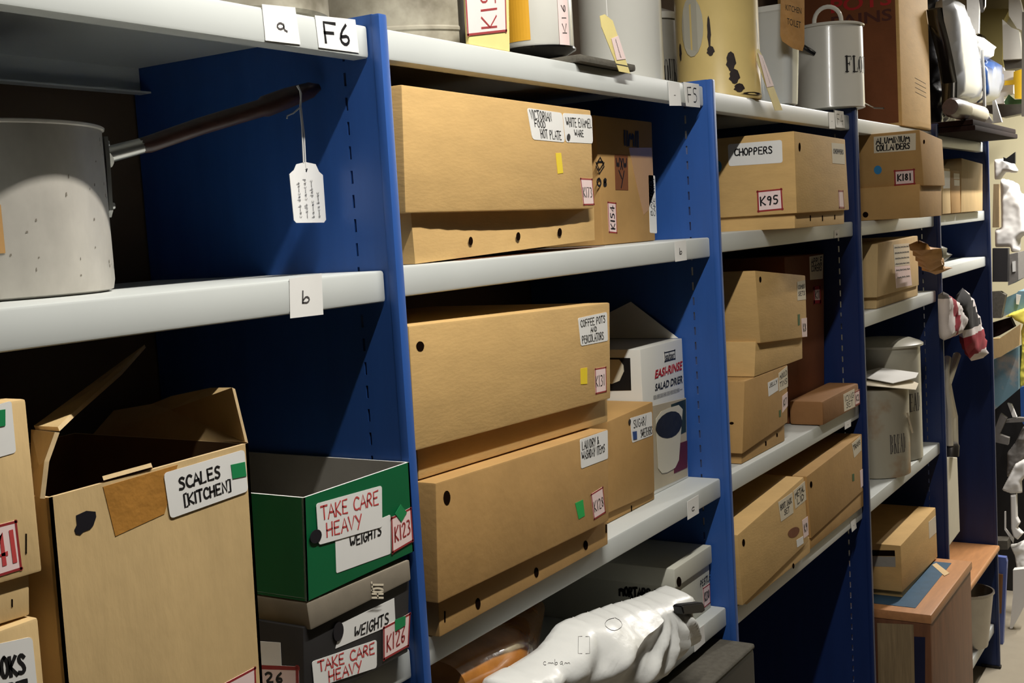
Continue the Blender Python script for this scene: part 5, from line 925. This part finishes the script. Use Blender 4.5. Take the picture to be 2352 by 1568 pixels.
carton('archive_carton', 'long buff carton labelled VICTORIAN FOOD HOT PLATE and WHITE ENAMEL WARE', [(0.053, 0.0, 0.1369), (0.5402, 0.0, 0.1322), (0.534, 0.0, -0.0198), (0.0438, 0.0, -0.0174)], 0.34, m='card', base=[(0.0697, 0.012, -0.013399999999999999), (0.5566, 0.012, -0.0158), (0.5527, 0.012, -0.069), (0.0726, 0.012, -0.0806)], bdepth=None, group=None, cat='box', sag=0.012, stickers=[
    dict(rnd=0.06, lines=[('VICTORIAN', (0.06, 0.66, 0.66, 0.95), 'ink', 0.0016), ('FOOD', (0.14, 0.42, 0.45, 0.64), 'ink', 0.0016), ('HOT PLATE', (0.27, 0.08, 0.9, 0.36), 'ink', 0.0016)], q=[(0.3449, 0.0, 0.125), (0.4471, 0.0, 0.123), (0.4505, 0.0, 0.0796), (0.3555, 0.0, 0.081)], out=(0, -1, 0)),
    dict(rnd=0.06, lines=[('WHITE ENAMEL', (0.08, 0.55, 0.98, 0.85), 'ink', 0.0016), ('WARE', (0.34, 0.22, 0.66, 0.44), 'ink', 0.0016)], q=[(0.4485, 0.0, 0.123), (0.5409, 0.0, 0.1247), (0.5404, 0.0, 0.0807), (0.4529, 0.0, 0.0801)], out=(0, -1, 0)),
    dict(paper='yellow_dot', name='colour_sticker', q=[(0.4209, 0.0, 0.0631), (0.4371, 0.0, 0.0639), (0.4402, 0.0, 0.0342), (0.4239, 0.0, 0.0329)], out=(0, -1, 0)),
    dict(paper='paper_pink', border='border_red', bw=0.06, name='number_label', lines=[('K173', (0.1, 0.3, 0.88, 0.66), 'ink', 0.0016)], q=[(0.4924, 0.0, 0.027), (0.5316, 0.0, 0.0261), (0.5341, 0.0, -0.0144), (0.4985, 0.0, -0.0144)], out=(0, -1, 0)),
    dict(paper='blob', name='ink_blot', shape=ELL, base=0.001, q=[(0.4572, 0.0, 0.0927), (0.4671, 0.0, 0.0931), (0.466, 0.0, 0.083), (0.456, 0.0, 0.0827)], out=(0, -1, 0)),
    dict(paper='hole', name='punch_hole', shape=ELL, q=[(0.1953, 0.012, -0.0512), (0.2048, 0.012, -0.0516), (0.2036, 0.012, -0.0629), (0.1941, 0.012, -0.0625)], out=(0, -1, 0)),
    dict(paper='hole', name='punch_hole', shape=ELL, q=[(0.3165, 0.012, -0.0491), (0.3273, 0.012, -0.0494), (0.3259, 0.012, -0.0615), (0.3151, 0.012, -0.0611)], out=(0, -1, 0)),
    dict(paper='hole', name='punch_hole', shape=ELL, q=[(0.436, 0.012, -0.0468), (0.4481, 0.012, -0.0471), (0.4466, 0.012, -0.0599), (0.4345, 0.012, -0.0595)], out=(0, -1, 0))])
carton('moving_carton', 'taped brown carton with printed marks and label K154 beside the hot plate carton', [(0.6866, 0.07, 0.1391), (0.9134, 0.07, 0.1378), (0.9034, 0.07, -0.0805), (0.6953, 0.07, -0.0805)], 0.3, m='card_dark', base=None, bdepth=None, group=None, cat='box', stickers=[
    dict(paper='tape_clear', name='tape_patch', shape=[(0.2, 0), (0.55, 0.05), (1, 0.3), (0.95, 1), (0, 0.95), (0.05, 0.5)], q=[(0.8077, 0.07, 0.0941), (0.9112, 0.07, 0.0902), (0.9043, 0.07, -0.0279), (0.845, 0.07, -0.0337)], out=(0, -1, 0)),
    dict(paper='card_red', name='printed_mark', lines=[('WXW', (0.1, 0.6, 0.9, 0.9), 'ink', 0.003), ('Y', (0.3, 0.1, 0.7, 0.55), 'ink', 0.003)], q=[(0.7521, 0.07, 0.0741), (0.8042, 0.07, 0.0739), (0.799, 0.07, 0.0124), (0.7492, 0.07, 0.0134)], out=(0, -1, 0)),
    dict(paper=None, name='printed_mark', lines=[('IIMII', (0, 0, 1, 1), 'ink', 0.006)], q=[(0.7938, 0.07, 0.1164), (0.8526, 0.07, 0.116), (0.8497, 0.07, 0.0913), (0.7911, 0.07, 0.0923)], out=(0, -1, 0)),
    dict(paper=None, name='printed_mark', lines=[('V', (0, 0.1, 1, 0.5), 'ink', 0.003), ('V', (0, 0.3, 1, 0.7), 'ink', 0.003), ('A', (0.1, 0.6, 0.9, 1), 'ink', 0.003)], q=[(0.6802, 0.07, 0.0686), (0.7122, 0.07, 0.0688), (0.7087, 0.07, 0.0381), (0.6767, 0.07, 0.0379)], out=(0, -1, 0)),
    dict(paper=None, name='printed_mark', lines=[('O', (0.05, 0.1, 0.42, 0.9), 'ink', 0.004), ('8', (0.55, 0.1, 0.95, 0.9), 'ink', 0.004)], q=[(0.6774, 0.07, 0.0341), (0.7225, 0.07, 0.0335), (0.7207, 0.07, 0.0179), (0.6772, 0.07, 0.0179)], out=(0, -1, 0)),
    dict(paper='paper_pink', border='border_red', bw=0.07, name='number_label', lines=[('K154', (0.25, 0.12, 0.75, 0.88), 'ink', 0.0026, 1)], q=[(0.7161, 0.07, -0.0069), (0.7484, 0.07, -0.0091), (0.7465, 0.07, -0.0622), (0.7158, 0.07, -0.0598)], out=(0, -1, 0)),
    dict(rnd=0.1, lines=[('CAKE TINS', (0.55, 0.3, 0.85, 0.95), 'ink', 0.0011, 1), ('BAKING', (0.15, 0.3, 0.45, 0.9), 'ink', 0.0011, 1)], q=[(0.8857, 0.07, 0.0401), (0.914, 0.07, 0.0392), (0.9105, 0.07, -0.0676), (0.8802, 0.07, -0.0655)], out=(0, -1, 0))])
carton('archive_carton', 'buff carton labelled COFFEE POTS AND PERCOLATORS, stacked on the laundry carton', [(0.0183, -0.012, -0.1528), (0.5471, -0.012, -0.1682), (0.5325, -0.012, -0.3188), (0.0156, -0.012, -0.3047)], 0.34, m='card', base=[(0.0377, 0.002, -0.3007), (0.5486, 0.002, -0.31479999999999997), (0.5454, 0.002, -0.3585), (0.0363, 0.002, -0.3455)], bdepth=None, group=None, cat='box', stickers=[
    dict(rnd=0.04, lines=[('COFFEE POTS', (0.06, 0.66, 0.92, 0.9), 'ink', 0.0016), ('AND', (0.38, 0.42, 0.6, 0.58), 'ink', 0.0016), ('PERCOLATORS', (0.06, 0.08, 0.84, 0.34), 'ink', 0.0016)], q=[(0.4393, -0.012, -0.183), (0.5342, -0.012, -0.182), (0.5326, -0.012, -0.2272), (0.4439, -0.012, -0.2255)], out=(0, -1, 0)),
    dict(paper='yellow_dot', name='colour_sticker', q=[(0.4391, -0.012, -0.259), (0.46, -0.012, -0.2603), (0.4572, -0.012, -0.285), (0.4373, -0.012, -0.2829)], out=(0, -1, 0)),
    dict(paper='paper_pink', border='border_red', bw=0.06, name='number_label', lines=[('K131', (0.02, 0.28, 0.84, 0.7), 'ink', 0.0016)], q=[(0.4844, -0.012, -0.2651), (0.5219, -0.012, -0.2669), (0.5185, -0.012, -0.306), (0.4823, -0.012, -0.3047)], out=(0, -1, 0)),
    dict(paper='hole', name='punch_hole', shape=ELL, q=[(0.0312, -0.012, -0.1729), (0.0471, -0.012, -0.1747), (0.0457, -0.012, -0.1867), (0.0298, -0.012, -0.1848)], out=(0, -1, 0))])
carton('archive_carton', 'buff carton labelled LAUNDRY and WASHDAY ITEMS with green sticker, under the coffee pots', [(0.0328, -0.026, -0.347), (0.4926, -0.026, -0.36), (0.4785, -0.026, -0.5013), (0.0215, -0.026, -0.4949)], 0.34, m='card_dark', base=[(0.0388, -0.014, -0.4909), (0.4966, -0.014, -0.49729999999999996), (0.4938, -0.014, -0.5435), (0.0362, -0.014, -0.5435)], bdepth=None, group=None, cat='box', stickers=[
    dict(rnd=0.03, lines=[('LAUNDRY &', (0.06, 0.62, 0.66, 0.9), 'ink', 0.0016), ('WASHDAY ITEMS', (0.04, 0.28, 0.88, 0.56), 'ink', 0.0016)], q=[(0.3994, -0.026, -0.36), (0.489, -0.026, -0.361), (0.485, -0.026, -0.4049), (0.3986, -0.026, -0.4034)], out=(0, -1, 0)),
    dict(paper='paper_pink', border='border_red', bw=0.06, name='number_label', lines=[('K128', (0.12, 0.28, 0.92, 0.66), 'ink', 0.0016)], q=[(0.4237, -0.026, -0.4475), (0.4636, -0.026, -0.4444), (0.4677, -0.026, -0.486), (0.4295, -0.026, -0.4882)], out=(0, -1, 0)),
    dict(paper='green_bright', name='colour_sticker', q=[(0.3747, -0.026, -0.4501), (0.3987, -0.026, -0.45), (0.4017, -0.026, -0.4752), (0.3827, -0.026, -0.476)], out=(0, -1, 0)),
    dict(paper='hole', name='punch_hole', shape=ELL, q=[(0.0474, -0.026, -0.3596), (0.0619, -0.026, -0.3628), (0.0599, -0.026, -0.3804), (0.0455, -0.026, -0.3771)], out=(0, -1, 0)),
    dict(paper='hole', name='punch_hole', shape=ELL, q=[(0.1192, -0.014, -0.518), (0.1306, -0.014, -0.5214), (0.129, -0.014, -0.536), (0.1176, -0.014, -0.5325)], out=(0, -1, 0)),
    dict(paper='hole', name='punch_hole', shape=ELL, q=[(0.2691, -0.014, -0.5188), (0.2808, -0.014, -0.5221), (0.2792, -0.014, -0.536), (0.2675, -0.014, -0.5327)], out=(0, -1, 0)),
    dict(paper='hole', name='punch_hole', shape=ELL, q=[(0.4152, -0.014, -0.5176), (0.4288, -0.014, -0.5211), (0.4272, -0.014, -0.5351), (0.4137, -0.014, -0.5316)], out=(0, -1, 0)),
    dict(paper='hole', name='slot', q=[(0.0488, -0.014, -0.5141), (0.0514, -0.014, -0.5149), (0.0499, -0.014, -0.5281), (0.0473, -0.014, -0.5272)], out=(0, -1, 0)),
    dict(paper='hole', name='slot', q=[(0.4887, -0.014, -0.5104), (0.4928, -0.014, -0.5114), (0.4913, -0.014, -0.5246), (0.4872, -0.014, -0.5236)], out=(0, -1, 0))])
carton('archive_carton', 'small buff carton labelled SUGAR SWEETENERS, between laundry carton and salad drier box', [(0.6175, 0.04, -0.3715), (0.7955, 0.04, -0.3653), (0.785, 0.04, -0.5283), (0.6001, 0.04, -0.5239)], 0.26, m='card_dark', base=[(0.6111, 0.046, -0.5199), (0.7955, 0.046, -0.5243), (0.7949, 0.046, -0.5435), (0.6094, 0.046, -0.5435)], bdepth=None, group=None, cat='box', stickers=[
    dict(rnd=0.04, lines=[('SUGAR/', (0.12, 0.55, 0.72, 0.88), 'ink', 0.0016), ('SWEETENERS', (0.42, 0.08, 0.98, 0.4), 'ink', 0.0016)], q=[(0.7002, 0.04, -0.3799), (0.7878, 0.04, -0.3825), (0.7861, 0.04, -0.4248), (0.7034, 0.04, -0.4235)], out=(0, -1, 0)),
    dict(paper='navy_dot', name='colour_sticker', base=0.0008, q=[(0.7062, 0.04, -0.4045), (0.722, 0.04, -0.406), (0.7216, 0.04, -0.42), (0.7075, 0.04, -0.4187)], out=(0, -1, 0)),
    dict(paper='blob', name='ink_blot', shape=ELL, base=0.001, q=[(0.6926, 0.04, -0.3802), (0.7012, 0.04, -0.3811), (0.7002, 0.04, -0.3904), (0.6915, 0.04, -0.3894)], out=(0, -1, 0)),
    dict(paper='hole', name='slot', q=[(0.699, 0.046, -0.5336), (0.7024, 0.046, -0.5344), (0.7014, 0.046, -0.5435), (0.6979, 0.046, -0.5427)], out=(0, -1, 0))])
carton('archive_carton', 'buff carton labelled CHOPPERS with number K95 on its end', [(1.2756, -0.078, 0.1212), (1.6354, -0.078, 0.1167), (1.6493, -0.078, -0.0452), (1.2736, -0.078, -0.0458)], 0.33, m='card', base=[(1.2826, -0.071, -0.041800000000000004), (1.6332, -0.071, -0.0412), (1.6294, -0.071, -0.0765), (1.2787, -0.071, -0.0765)], bdepth=None, group=None, cat='box', stickers=[
    dict(rnd=0.04, lines=[('CHOPPERS', (0.12, 0.45, 0.82, 0.76), 'ink', 0.0028)], q=[(1.2754, 0.0658, 0.107), (1.2754, -0.0517, 0.1056), (1.2749, -0.0517, 0.0592), (1.2749, 0.0654, 0.0612)], out=(-1, 0, 0)),
    dict(paper='paper_pink', border='border_red', bw=0.06, name='number_label', lines=[('K95', (0.12, 0.3, 0.84, 0.7), 'ink', 0.0032)], q=[(1.2742, 0.0057, 0.0052), (1.2742, -0.0481, 0.0068), (1.2737, -0.0494, -0.0368), (1.2737, 0.0054, -0.0386)], out=(-1, 0, 0)),
    dict(paper='blue_dot', name='colour_sticker', shape=ELL, q=[(1.2751, 0.0927, 0.0755), (1.275, 0.0809, 0.0722), (1.2748, 0.0817, 0.0513), (1.2747, 0.0938, 0.0499)], out=(-1, 0, 0)),
    dict(lines=[('CHOPPERS', (0.1, 0.5, 0.9, 0.7), 'ink_soft', 0.003)], paper='paper_warm', q=[(1.5275, -0.078, 0.1053), (1.6253, -0.078, 0.1053), (1.6242, -0.078, 0.0591), (1.5305, -0.078, 0.0601)], out=(0, -1, 0)),
    dict(paper='paper_pink', border='border_red', bw=0.1, name='number_label', q=[(1.568, -0.078, 0.0003), (1.6041, -0.078, -0.0003), (1.608, -0.078, -0.0412), (1.5692, -0.078, -0.0401)], out=(0, -1, 0)),
    dict(paper='hole', name='punch_hole', shape=ELL, q=[(1.3003, -0.078, 0.0984), (1.3132, -0.078, 0.0988), (1.3111, -0.078, 0.0805), (1.2982, -0.078, 0.0802)], out=(0, -1, 0)),
    dict(paper='hole', name='slot', q=[(1.3788, -0.071, -0.0521), (1.3848, -0.071, -0.0522), (1.3835, -0.071, -0.064), (1.3774, -0.071, -0.0638)], out=(0, -1, 0)),
    dict(paper='hole', name='slot', q=[(1.4637, -0.071, -0.0538), (1.4701, -0.071, -0.0539), (1.4687, -0.071, -0.0661), (1.4623, -0.071, -0.0659)], out=(0, -1, 0)),
    dict(paper='hole', name='slot', q=[(1.5537, -0.071, -0.0544), (1.5605, -0.071, -0.0545), (1.5593, -0.071, -0.0645), (1.5526, -0.071, -0.0644)], out=(0, -1, 0))])
carton('archive_carton', 'buff carton on top of its stack below the choppers, blank end', [(1.2298, 0.0, -0.1583), (1.5529, 0.0, -0.1886), (1.5495, 0.0, -0.3301), (1.2431, 0.0, -0.3105)], 0.3, m='card', base=[(1.238, 0.008, -0.3065), (1.5387, 0.008, -0.3261), (1.5348, 0.008, -0.3785), (1.2208, 0.008, -0.3785)], bdepth=None, group=None, cat='box', stickers=[
    dict(lines=[('COMBS', (0.1, 0.6, 0.9, 0.8), 'ink_soft', 0.002), ('SETS', (0.1, 0.25, 0.9, 0.45), 'ink_soft', 0.002)], paper='paper_warm', q=[(1.491, 0.0, -0.1992), (1.5485, 0.0, -0.1986), (1.5487, 0.0, -0.2435), (1.4903, 0.0, -0.2412)], out=(0, -1, 0)),
    dict(paper='paper_pink', name='number_label', lines=[('K8', (0.2, 0.3, 0.8, 0.7), 'ink_soft', 0.003)], q=[(1.5117, 0.0, -0.2839), (1.5503, -0.0, -0.2858), (1.5474, 0.0, -0.3292), (1.5132, 0.0, -0.3262)], out=(0, -1, 0)),
    dict(paper='green_dark', name='colour_sticker', q=[(1.4877, 0.0, -0.2725), (1.5024, 0.0, -0.2731), (1.4995, 0.0, -0.2974), (1.4869, 0.0, -0.2979)], out=(0, -1, 0)),
    dict(paper='hole', name='punch_hole', shape=ELL, q=[(1.2512, 0.0, -0.1718), (1.2636, -0.0, -0.1726), (1.2622, 0.0, -0.185), (1.2497, 0.0, -0.1842)], out=(0, -1, 0))])
carton('archive_carton', 'buff carton at the bottom of the stack below the choppers', [(1.1655, 0.008, -0.3795), (1.4305, 0.008, -0.3795), (1.4163, 0.008, -0.5072), (1.1357, 0.008, -0.5245)], 0.3, m='card_dark', base=[(1.1491, 0.014, -0.5205), (1.4114, 0.014, -0.5032), (1.4092, 0.014, -0.5471), (1.1432, 0.014, -0.5471)], bdepth=None, group=None, cat='box', stickers=[
    dict(lines=[('JELLY', (0.1, 0.6, 0.9, 0.85), 'ink_soft', 0.002)], q=[(1.2985, 0.008, -0.4014), (1.3625, 0.008, -0.3988), (1.3612, 0.008, -0.4267), (1.3006, 0.008, -0.4315)], out=(0, -1, 0)),
    dict(paper='paper_warm', lines=[('MOULD', (0.1, 0.6, 0.9, 0.85), 'ink_soft', 0.002), ('TINS', (0.1, 0.2, 0.9, 0.45), 'ink_soft', 0.002)], q=[(1.3683, 0.008, -0.3904), (1.4269, 0.008, -0.3814), (1.4255, 0.008, -0.4276), (1.3666, 0.008, -0.4308)], out=(0, -1, 0)),
    dict(paper='paper_pink', name='number_label', lines=[('K7', (0.2, 0.3, 0.8, 0.7), 'ink_soft', 0.003)], q=[(1.3867, 0.008, -0.4437), (1.4222, 0.008, -0.4389), (1.4185, 0.008, -0.4704), (1.3825, 0.008, -0.4798)], out=(0, -1, 0)),
    dict(paper='green_dark', name='colour_sticker', q=[(1.3618, 0.008, -0.4715), (1.3735, 0.008, -0.4717), (1.3718, 0.008, -0.4864), (1.362, 0.008, -0.4864)], out=(0, -1, 0)),
    dict(paper='hole', name='punch_hole', shape=ELL, q=[(1.1486, 0.0379, -0.4617), (1.1487, 0.0288, -0.4614), (1.1476, 0.0287, -0.4668), (1.1475, 0.0377, -0.4671)], out=(-1, 0, 0)),
    dict(paper='hole', name='slot', q=[(1.285, 0.014, -0.5258), (1.2923, 0.014, -0.5271), (1.2912, 0.014, -0.5367), (1.2839, 0.014, -0.5353)], out=(0, -1, 0)),
    dict(paper='hole', name='slot', q=[(1.3567, 0.014, -0.5212), (1.3643, 0.014, -0.5226), (1.3635, 0.014, -0.5301), (1.3558, 0.014, -0.5287)], out=(0, -1, 0))])
carton('tall_carton', 'tall dark brown carton standing upright at the back behind the small flat parcel', [(1.6316, 0.075, -0.1476), (1.9395, 0.075, -0.1529), (1.8985, 0.075, -0.5471), (1.6205, 0.075, -0.5471)], 0.22, m='card_red', base=None, bdepth=None, group=None, cat='box', stickers=[
    dict(lines=[('APPLE', (0.1, 0.65, 0.9, 0.9), 'ink', 0.003), ('CORERS', (0.1, 0.35, 0.9, 0.6), 'ink', 0.003)], paper='paper_warm', q=[(1.8178, 0.075, -0.1558), (1.9316, 0.075, -0.1556), (1.9204, 0.075, -0.218), (1.817, 0.075, -0.2142)], out=(0, -1, 0)),
    dict(paper='paper_pink', border='border_red', bw=0.15, name='number_label', lines=[('KII', (0.2, 0.3, 0.8, 0.7), 'ink', 0.004)], q=[(1.8414, 0.075, -0.233), (1.8983, 0.075, -0.2343), (1.8993, 0.075, -0.2797), (1.8389, 0.075, -0.2759)], out=(0, -1, 0))])
carton('flat_parcel', 'small flat brown parcel on the shelf edge in front of the tall carton', [(1.6087, -0.012, -0.489), (1.9116, -0.012, -0.487), (1.9211, -0.012, -0.5471), (1.6076, -0.012, -0.5471)], 0.082, m='card_brown', base=None, bdepth=None, group=None, cat='box', bevel=0.008, stickers=[
    dict(paper='paper_warm', lines=[('ICING', (0.1, 0.55, 0.9, 0.85), 'ink_soft', 0.002), ('SET', (0.2, 0.15, 0.8, 0.45), 'ink_soft', 0.002)], q=[(1.774, -0.012, -0.4969), (1.8696, -0.012, -0.4965), (1.871, -0.012, -0.5421), (1.7766, -0.012, -0.5404)], out=(0, -1, 0)),
    dict(paper='paper_pink', border='border_red', bw=0.08, name='number_label', lines=[('K2', (0.2, 0.3, 0.8, 0.7), 'ink_soft', 0.003)], q=[(1.8701, -0.012, -0.5042), (1.9164, -0.012, -0.5044), (1.9148, -0.012, -0.5419), (1.8738, -0.012, -0.5414)], out=(0, -1, 0))])
carton('long_carton', 'long buff carton on the lowest F4 shelf, nearer of two, two white labels', [(1.0173, -0.021, -0.6601), (1.4246, -0.021, -0.6301), (1.4427, -0.021, -0.7813), (1.0296, -0.021, -0.8047)], 0.34, m='card', base=[(1.0462, -0.015, -0.8007), (1.4664, -0.015, -0.7773), (1.4684, -0.015, -0.8146), (1.0668, -0.015, -0.8146)], bdepth=None, group=None, cat='box', stickers=[
    dict(lines=[('BOOT JACK', (0.08, 0.55, 0.9, 0.8), 'ink_soft', 0.0025), ('SET', (0.3, 0.2, 0.7, 0.45), 'ink_soft', 0.0025)], paper='paper_warm', q=[(1.2525, -0.021, -0.6485), (1.3442, -0.021, -0.6473), (1.3456, -0.021, -0.6932), (1.2653, -0.021, -0.6937)], out=(0, -1, 0)),
    dict(lines=[('METAL', (0.08, 0.55, 0.9, 0.85), 'ink', 0.003), ('LID', (0.2, 0.15, 0.8, 0.45), 'ink', 0.003)], paper='paper_warm', q=[(1.3511, -0.021, -0.6465), (1.4292, -0.021, -0.6406), (1.4349, -0.021, -0.6841), (1.3598, -0.021, -0.6879)], out=(0, -1, 0)),
    dict(paper='paper_pink', name='number_label', lines=[('K9', (0.2, 0.3, 0.8, 0.7), 'ink_soft', 0.003)], q=[(1.4019, -0.021, -0.7237), (1.4411, -0.021, -0.7234), (1.4421, -0.021, -0.7663), (1.4087, -0.021, -0.7664)], out=(0, -1, 0)),
    dict(paper='card_red', name='stain', shape=ELL, q=[(1.2979, -0.021, -0.7208), (1.3803, -0.021, -0.7287), (1.3812, -0.021, -0.751), (1.3139, -0.021, -0.7445)], out=(0, -1, 0)),
    dict(paper='paper', q=[(1.3586, -0.021, -0.7574), (1.4035, -0.021, -0.7597), (1.4051, -0.021, -0.7762), (1.3623, -0.021, -0.7747)], out=(0, -1, 0)),
    dict(paper='hole', name='punch_hole', shape=ELL, q=[(1.0402, -0.021, -0.6737), (1.0545, -0.021, -0.6773), (1.0528, -0.021, -0.6918), (1.0385, -0.021, -0.6881)], out=(0, -1, 0)),
    dict(paper='hole', name='punch_hole', shape=ELL, q=[(1.3436, -0.015, -0.8058), (1.3568, -0.015, -0.8094), (1.3554, -0.015, -0.8212), (1.3422, -0.015, -0.8176)], out=(0, -1, 0))])
carton('long_carton', 'long buff carton on the lowest F4 shelf, farther one against the upright', [(1.4727, -0.012, -0.6399), (1.9263, -0.012, -0.6221), (1.9167, -0.012, -0.7703), (1.4884, -0.012, -0.7878)], 0.33, m='card_dark', base=[(1.4941, -0.008, -0.7837999999999999), (1.935, -0.008, -0.7663), (1.9329, -0.008, -0.8146), (1.4896, -0.008, -0.8146)], bdepth=None, group=None, cat='box', stickers=[
    dict(paper='paper_warm', lines=[('TRAYS', (0.08, 0.5, 0.9, 0.8), 'ink_soft', 0.003)], q=[(1.8316, -0.012, -0.6312), (1.9102, -0.012, -0.625), (1.9136, -0.012, -0.6631), (1.848, -0.012, -0.6703)], out=(0, -1, 0)),
    dict(paper='paper_pink', name='number_label', q=[(1.8952, -0.012, -0.7134), (1.9203, -0.012, -0.7132), (1.9182, -0.012, -0.7573), (1.8992, -0.012, -0.7585)], out=(0, -1, 0)),
    dict(paper='green_dark', name='colour_sticker', q=[(1.8256, -0.012, -0.7078), (1.8434, -0.012, -0.7098), (1.8428, -0.012, -0.7279), (1.8264, -0.012, -0.7262)], out=(0, -1, 0)),
    dict(paper='hole', name='punch_hole', shape=ELL, q=[(1.4929, -0.012, -0.6551), (1.5097, -0.012, -0.6586), (1.5079, -0.012, -0.674), (1.4911, -0.012, -0.6704)], out=(0, -1, 0))])
carton('archive_carton', 'brown carton labelled ALUMINIUM COLLANDERS jutting past the shelf edge', [(2.1513, -0.126, 0.1544), (2.4209, -0.126, 0.1374), (2.4429, -0.126, 0.0073), (2.1797, -0.126, 0.0078)], 0.33, m='card_dark', base=[(2.1697, -0.118, 0.0118), (2.4353, -0.118, 0.011300000000000001), (2.4253, -0.118, -0.0765), (2.16, -0.118, -0.0765)], bdepth=None, group=None, cat='box', stickers=[
    dict(paper='paper_warm', lines=[('ALUMINIUM', (0.06, 0.54, 0.86, 0.88), 'ink', 0.0032), ('COLLANDERS', (0.06, 0.12, 0.86, 0.46), 'ink', 0.0032)], q=[(2.1528, -0.0057, 0.1466), (2.1529, -0.1158, 0.1463), (2.1614, -0.1126, 0.1025), (2.1612, -0.003, 0.1032)], out=(-1, 0, 0)),
    dict(paper='paper_pink', border='border_red', bw=0.07, name='number_label', lines=[('K181', (0.16, 0.3, 0.82, 0.72), 'ink', 0.0036)], q=[(2.1708, -0.0523, 0.0535), (2.1709, -0.106, 0.0534), (2.1787, -0.1043, 0.0131), (2.1788, -0.0504, 0.0125)], out=(-1, 0, 0)),
    dict(paper='blue_dot', name='colour_sticker', shape=ELL, q=[(2.1676, 0.0004, 0.0701), (2.1678, -0.0205, 0.0694), (2.1723, -0.0192, 0.0458), (2.1722, 0.0017, 0.0467)], out=(-1, 0, 0)),
    dict(paper='hole', name='punch_hole', shape=ELL, q=[(2.1627, 0.0329, -0.0522), (2.1626, 0.0177, -0.0531), (2.1608, 0.0177, -0.0688), (2.1609, 0.0329, -0.068)], out=(-1, 0, 0)),
    dict(paper='hole', name='punch_hole', shape=ELL, q=[(2.1889, -0.126, 0.1292), (2.2077, -0.126, 0.1298), (2.2063, -0.126, 0.1186), (2.1876, -0.126, 0.118)], out=(0, -1, 0))])
carton('carton', 'small buff carton with a handwritten sheet pasted on, below the collanders', [(2.1851, 0.0, -0.142), (2.6421, 0.0, -0.1356), (2.6391, 0.0, -0.2873), (2.156, 0.0, -0.2869)], 0.28, m='card_pale', base=[(2.1783, 0.006, -0.2829), (2.6495, 0.006, -0.2833), (2.6477, 0.006, -0.319), (2.1702, 0.006, -0.319)], bdepth=None, group=None, cat='box', stickers=[
    dict(lines=[('~~~~~', (0.05, 0.8, 0.95, 0.95), 'ink_soft', 0.003), ('~~~~~~', (0.05, 0.55, 0.95, 0.7), 'ink_soft', 0.003), ('~~~~~', (0.05, 0.3, 0.95, 0.45), 'ink_soft', 0.003), ('~~~~', (0.05, 0.05, 0.95, 0.2), 'ink_soft', 0.003)], paper='paper_warm', q=[(2.3466, 0.0, -0.1508), (2.5303, 0.0, -0.1535), (2.5325, 0.0, -0.2187), (2.3549, 0.0, -0.2139)], out=(0, -1, 0)),
    dict(paper='paper_pink', name='number_label', lines=[('~~~~', (0.05, 0.75, 0.95, 0.95), 'ink_soft', 0.003), ('~~~', (0.1, 0.4, 0.9, 0.6), 'ink_soft', 0.003)], q=[(2.3548, 0.0, -0.2145), (2.5324, 0.0, -0.2198), (2.551, 0.0, -0.2811), (2.3646, 0.0, -0.2765)], out=(0, -1, 0))])
carton('archive_carton', 'buff carton with slotted end on top of the wooden trunk', [(2.326, 0.0, -1.023), (2.7795, 0.0, -1.0144), (2.7877, 0.0, -1.1808), (2.3321, 0.0, -1.1634)], 0.36, m='card', base=[(2.348, 0.006, -1.1594), (2.8085, 0.006, -1.1768), (2.8117, 0.006, -1.1855), (2.3518, 0.006, -1.1855)], bdepth=None, group=None, cat='box', stickers=[
    dict(paper='paper_warm', q=[(2.6767, 0.0, -1.0378), (2.7764, 0.0, -1.0406), (2.779, 0.0, -1.0969), (2.679, 0.0, -1.0928)], out=(0, -1, 0)),
    dict(paper='hole', name='hand_hole', q=[(2.327, 0.1024, -1.0454), (2.3267, 0.0173, -1.0387), (2.3274, 0.0169, -1.0559), (2.3278, 0.1031, -1.0634)], out=(-1, 0, 0)),
    dict(paper='box_grey_inside', name='hand_hole', q=[(2.3278, 0.1032, -1.0642), (2.3275, 0.0162, -1.0574), (2.3288, 0.0167, -1.0885), (2.3291, 0.1046, -1.0954)], out=(-1, 0, 0))])
carton('carton', 'tan carton with sloping top at the end of the F2 shelf', [(3.2411, -0.016, 0.1106), (3.6172, -0.016, 0.0971), (3.5963, -0.016, -0.0765), (3.2089, -0.016, -0.0765)], 0.28, m='card_pale', base=None, bdepth=None, group=None, cat='box', stickers=[
    ])
carton('carton', 'narrow pale carton with a white top label left of the tan F2 carton', [(2.937, -0.016, 0.0717), (3.0468, -0.016, 0.0725), (3.0454, -0.016, -0.0765), (2.9191, -0.016, -0.0765)], 0.25, m='card_pale', base=None, bdepth=None, group=None, cat='box', stickers=[
    dict(paper='paper', q=[(2.9458, -0.016, 0.0636), (3.0456, -0.016, 0.0631), (3.0389, -0.016, 0.0069), (2.9389, -0.016, 0.0064)], out=(0, -1, 0))])
carton('carton', 'slim carton with two white labels between the two F2 cartons', [(3.0535, -0.016, 0.0679), (3.2044, -0.016, 0.0664), (3.2003, -0.016, -0.0765), (3.0542, -0.016, -0.0765)], 0.25, m='card_dark', base=None, bdepth=None, group=None, cat='box', stickers=[
    dict(paper='paper_warm', q=[(3.1041, -0.016, 0.0574), (3.1954, -0.016, 0.0566), (3.1932, -0.016, 0.0383), (3.1018, -0.016, 0.0384)], out=(0, -1, 0)),
    dict(paper='paper_warm', q=[(3.1059, -0.016, 0.0353), (3.1928, -0.016, 0.0344), (3.1904, -0.016, 0.0148), (3.1065, -0.016, 0.0157)], out=(0, -1, 0))])
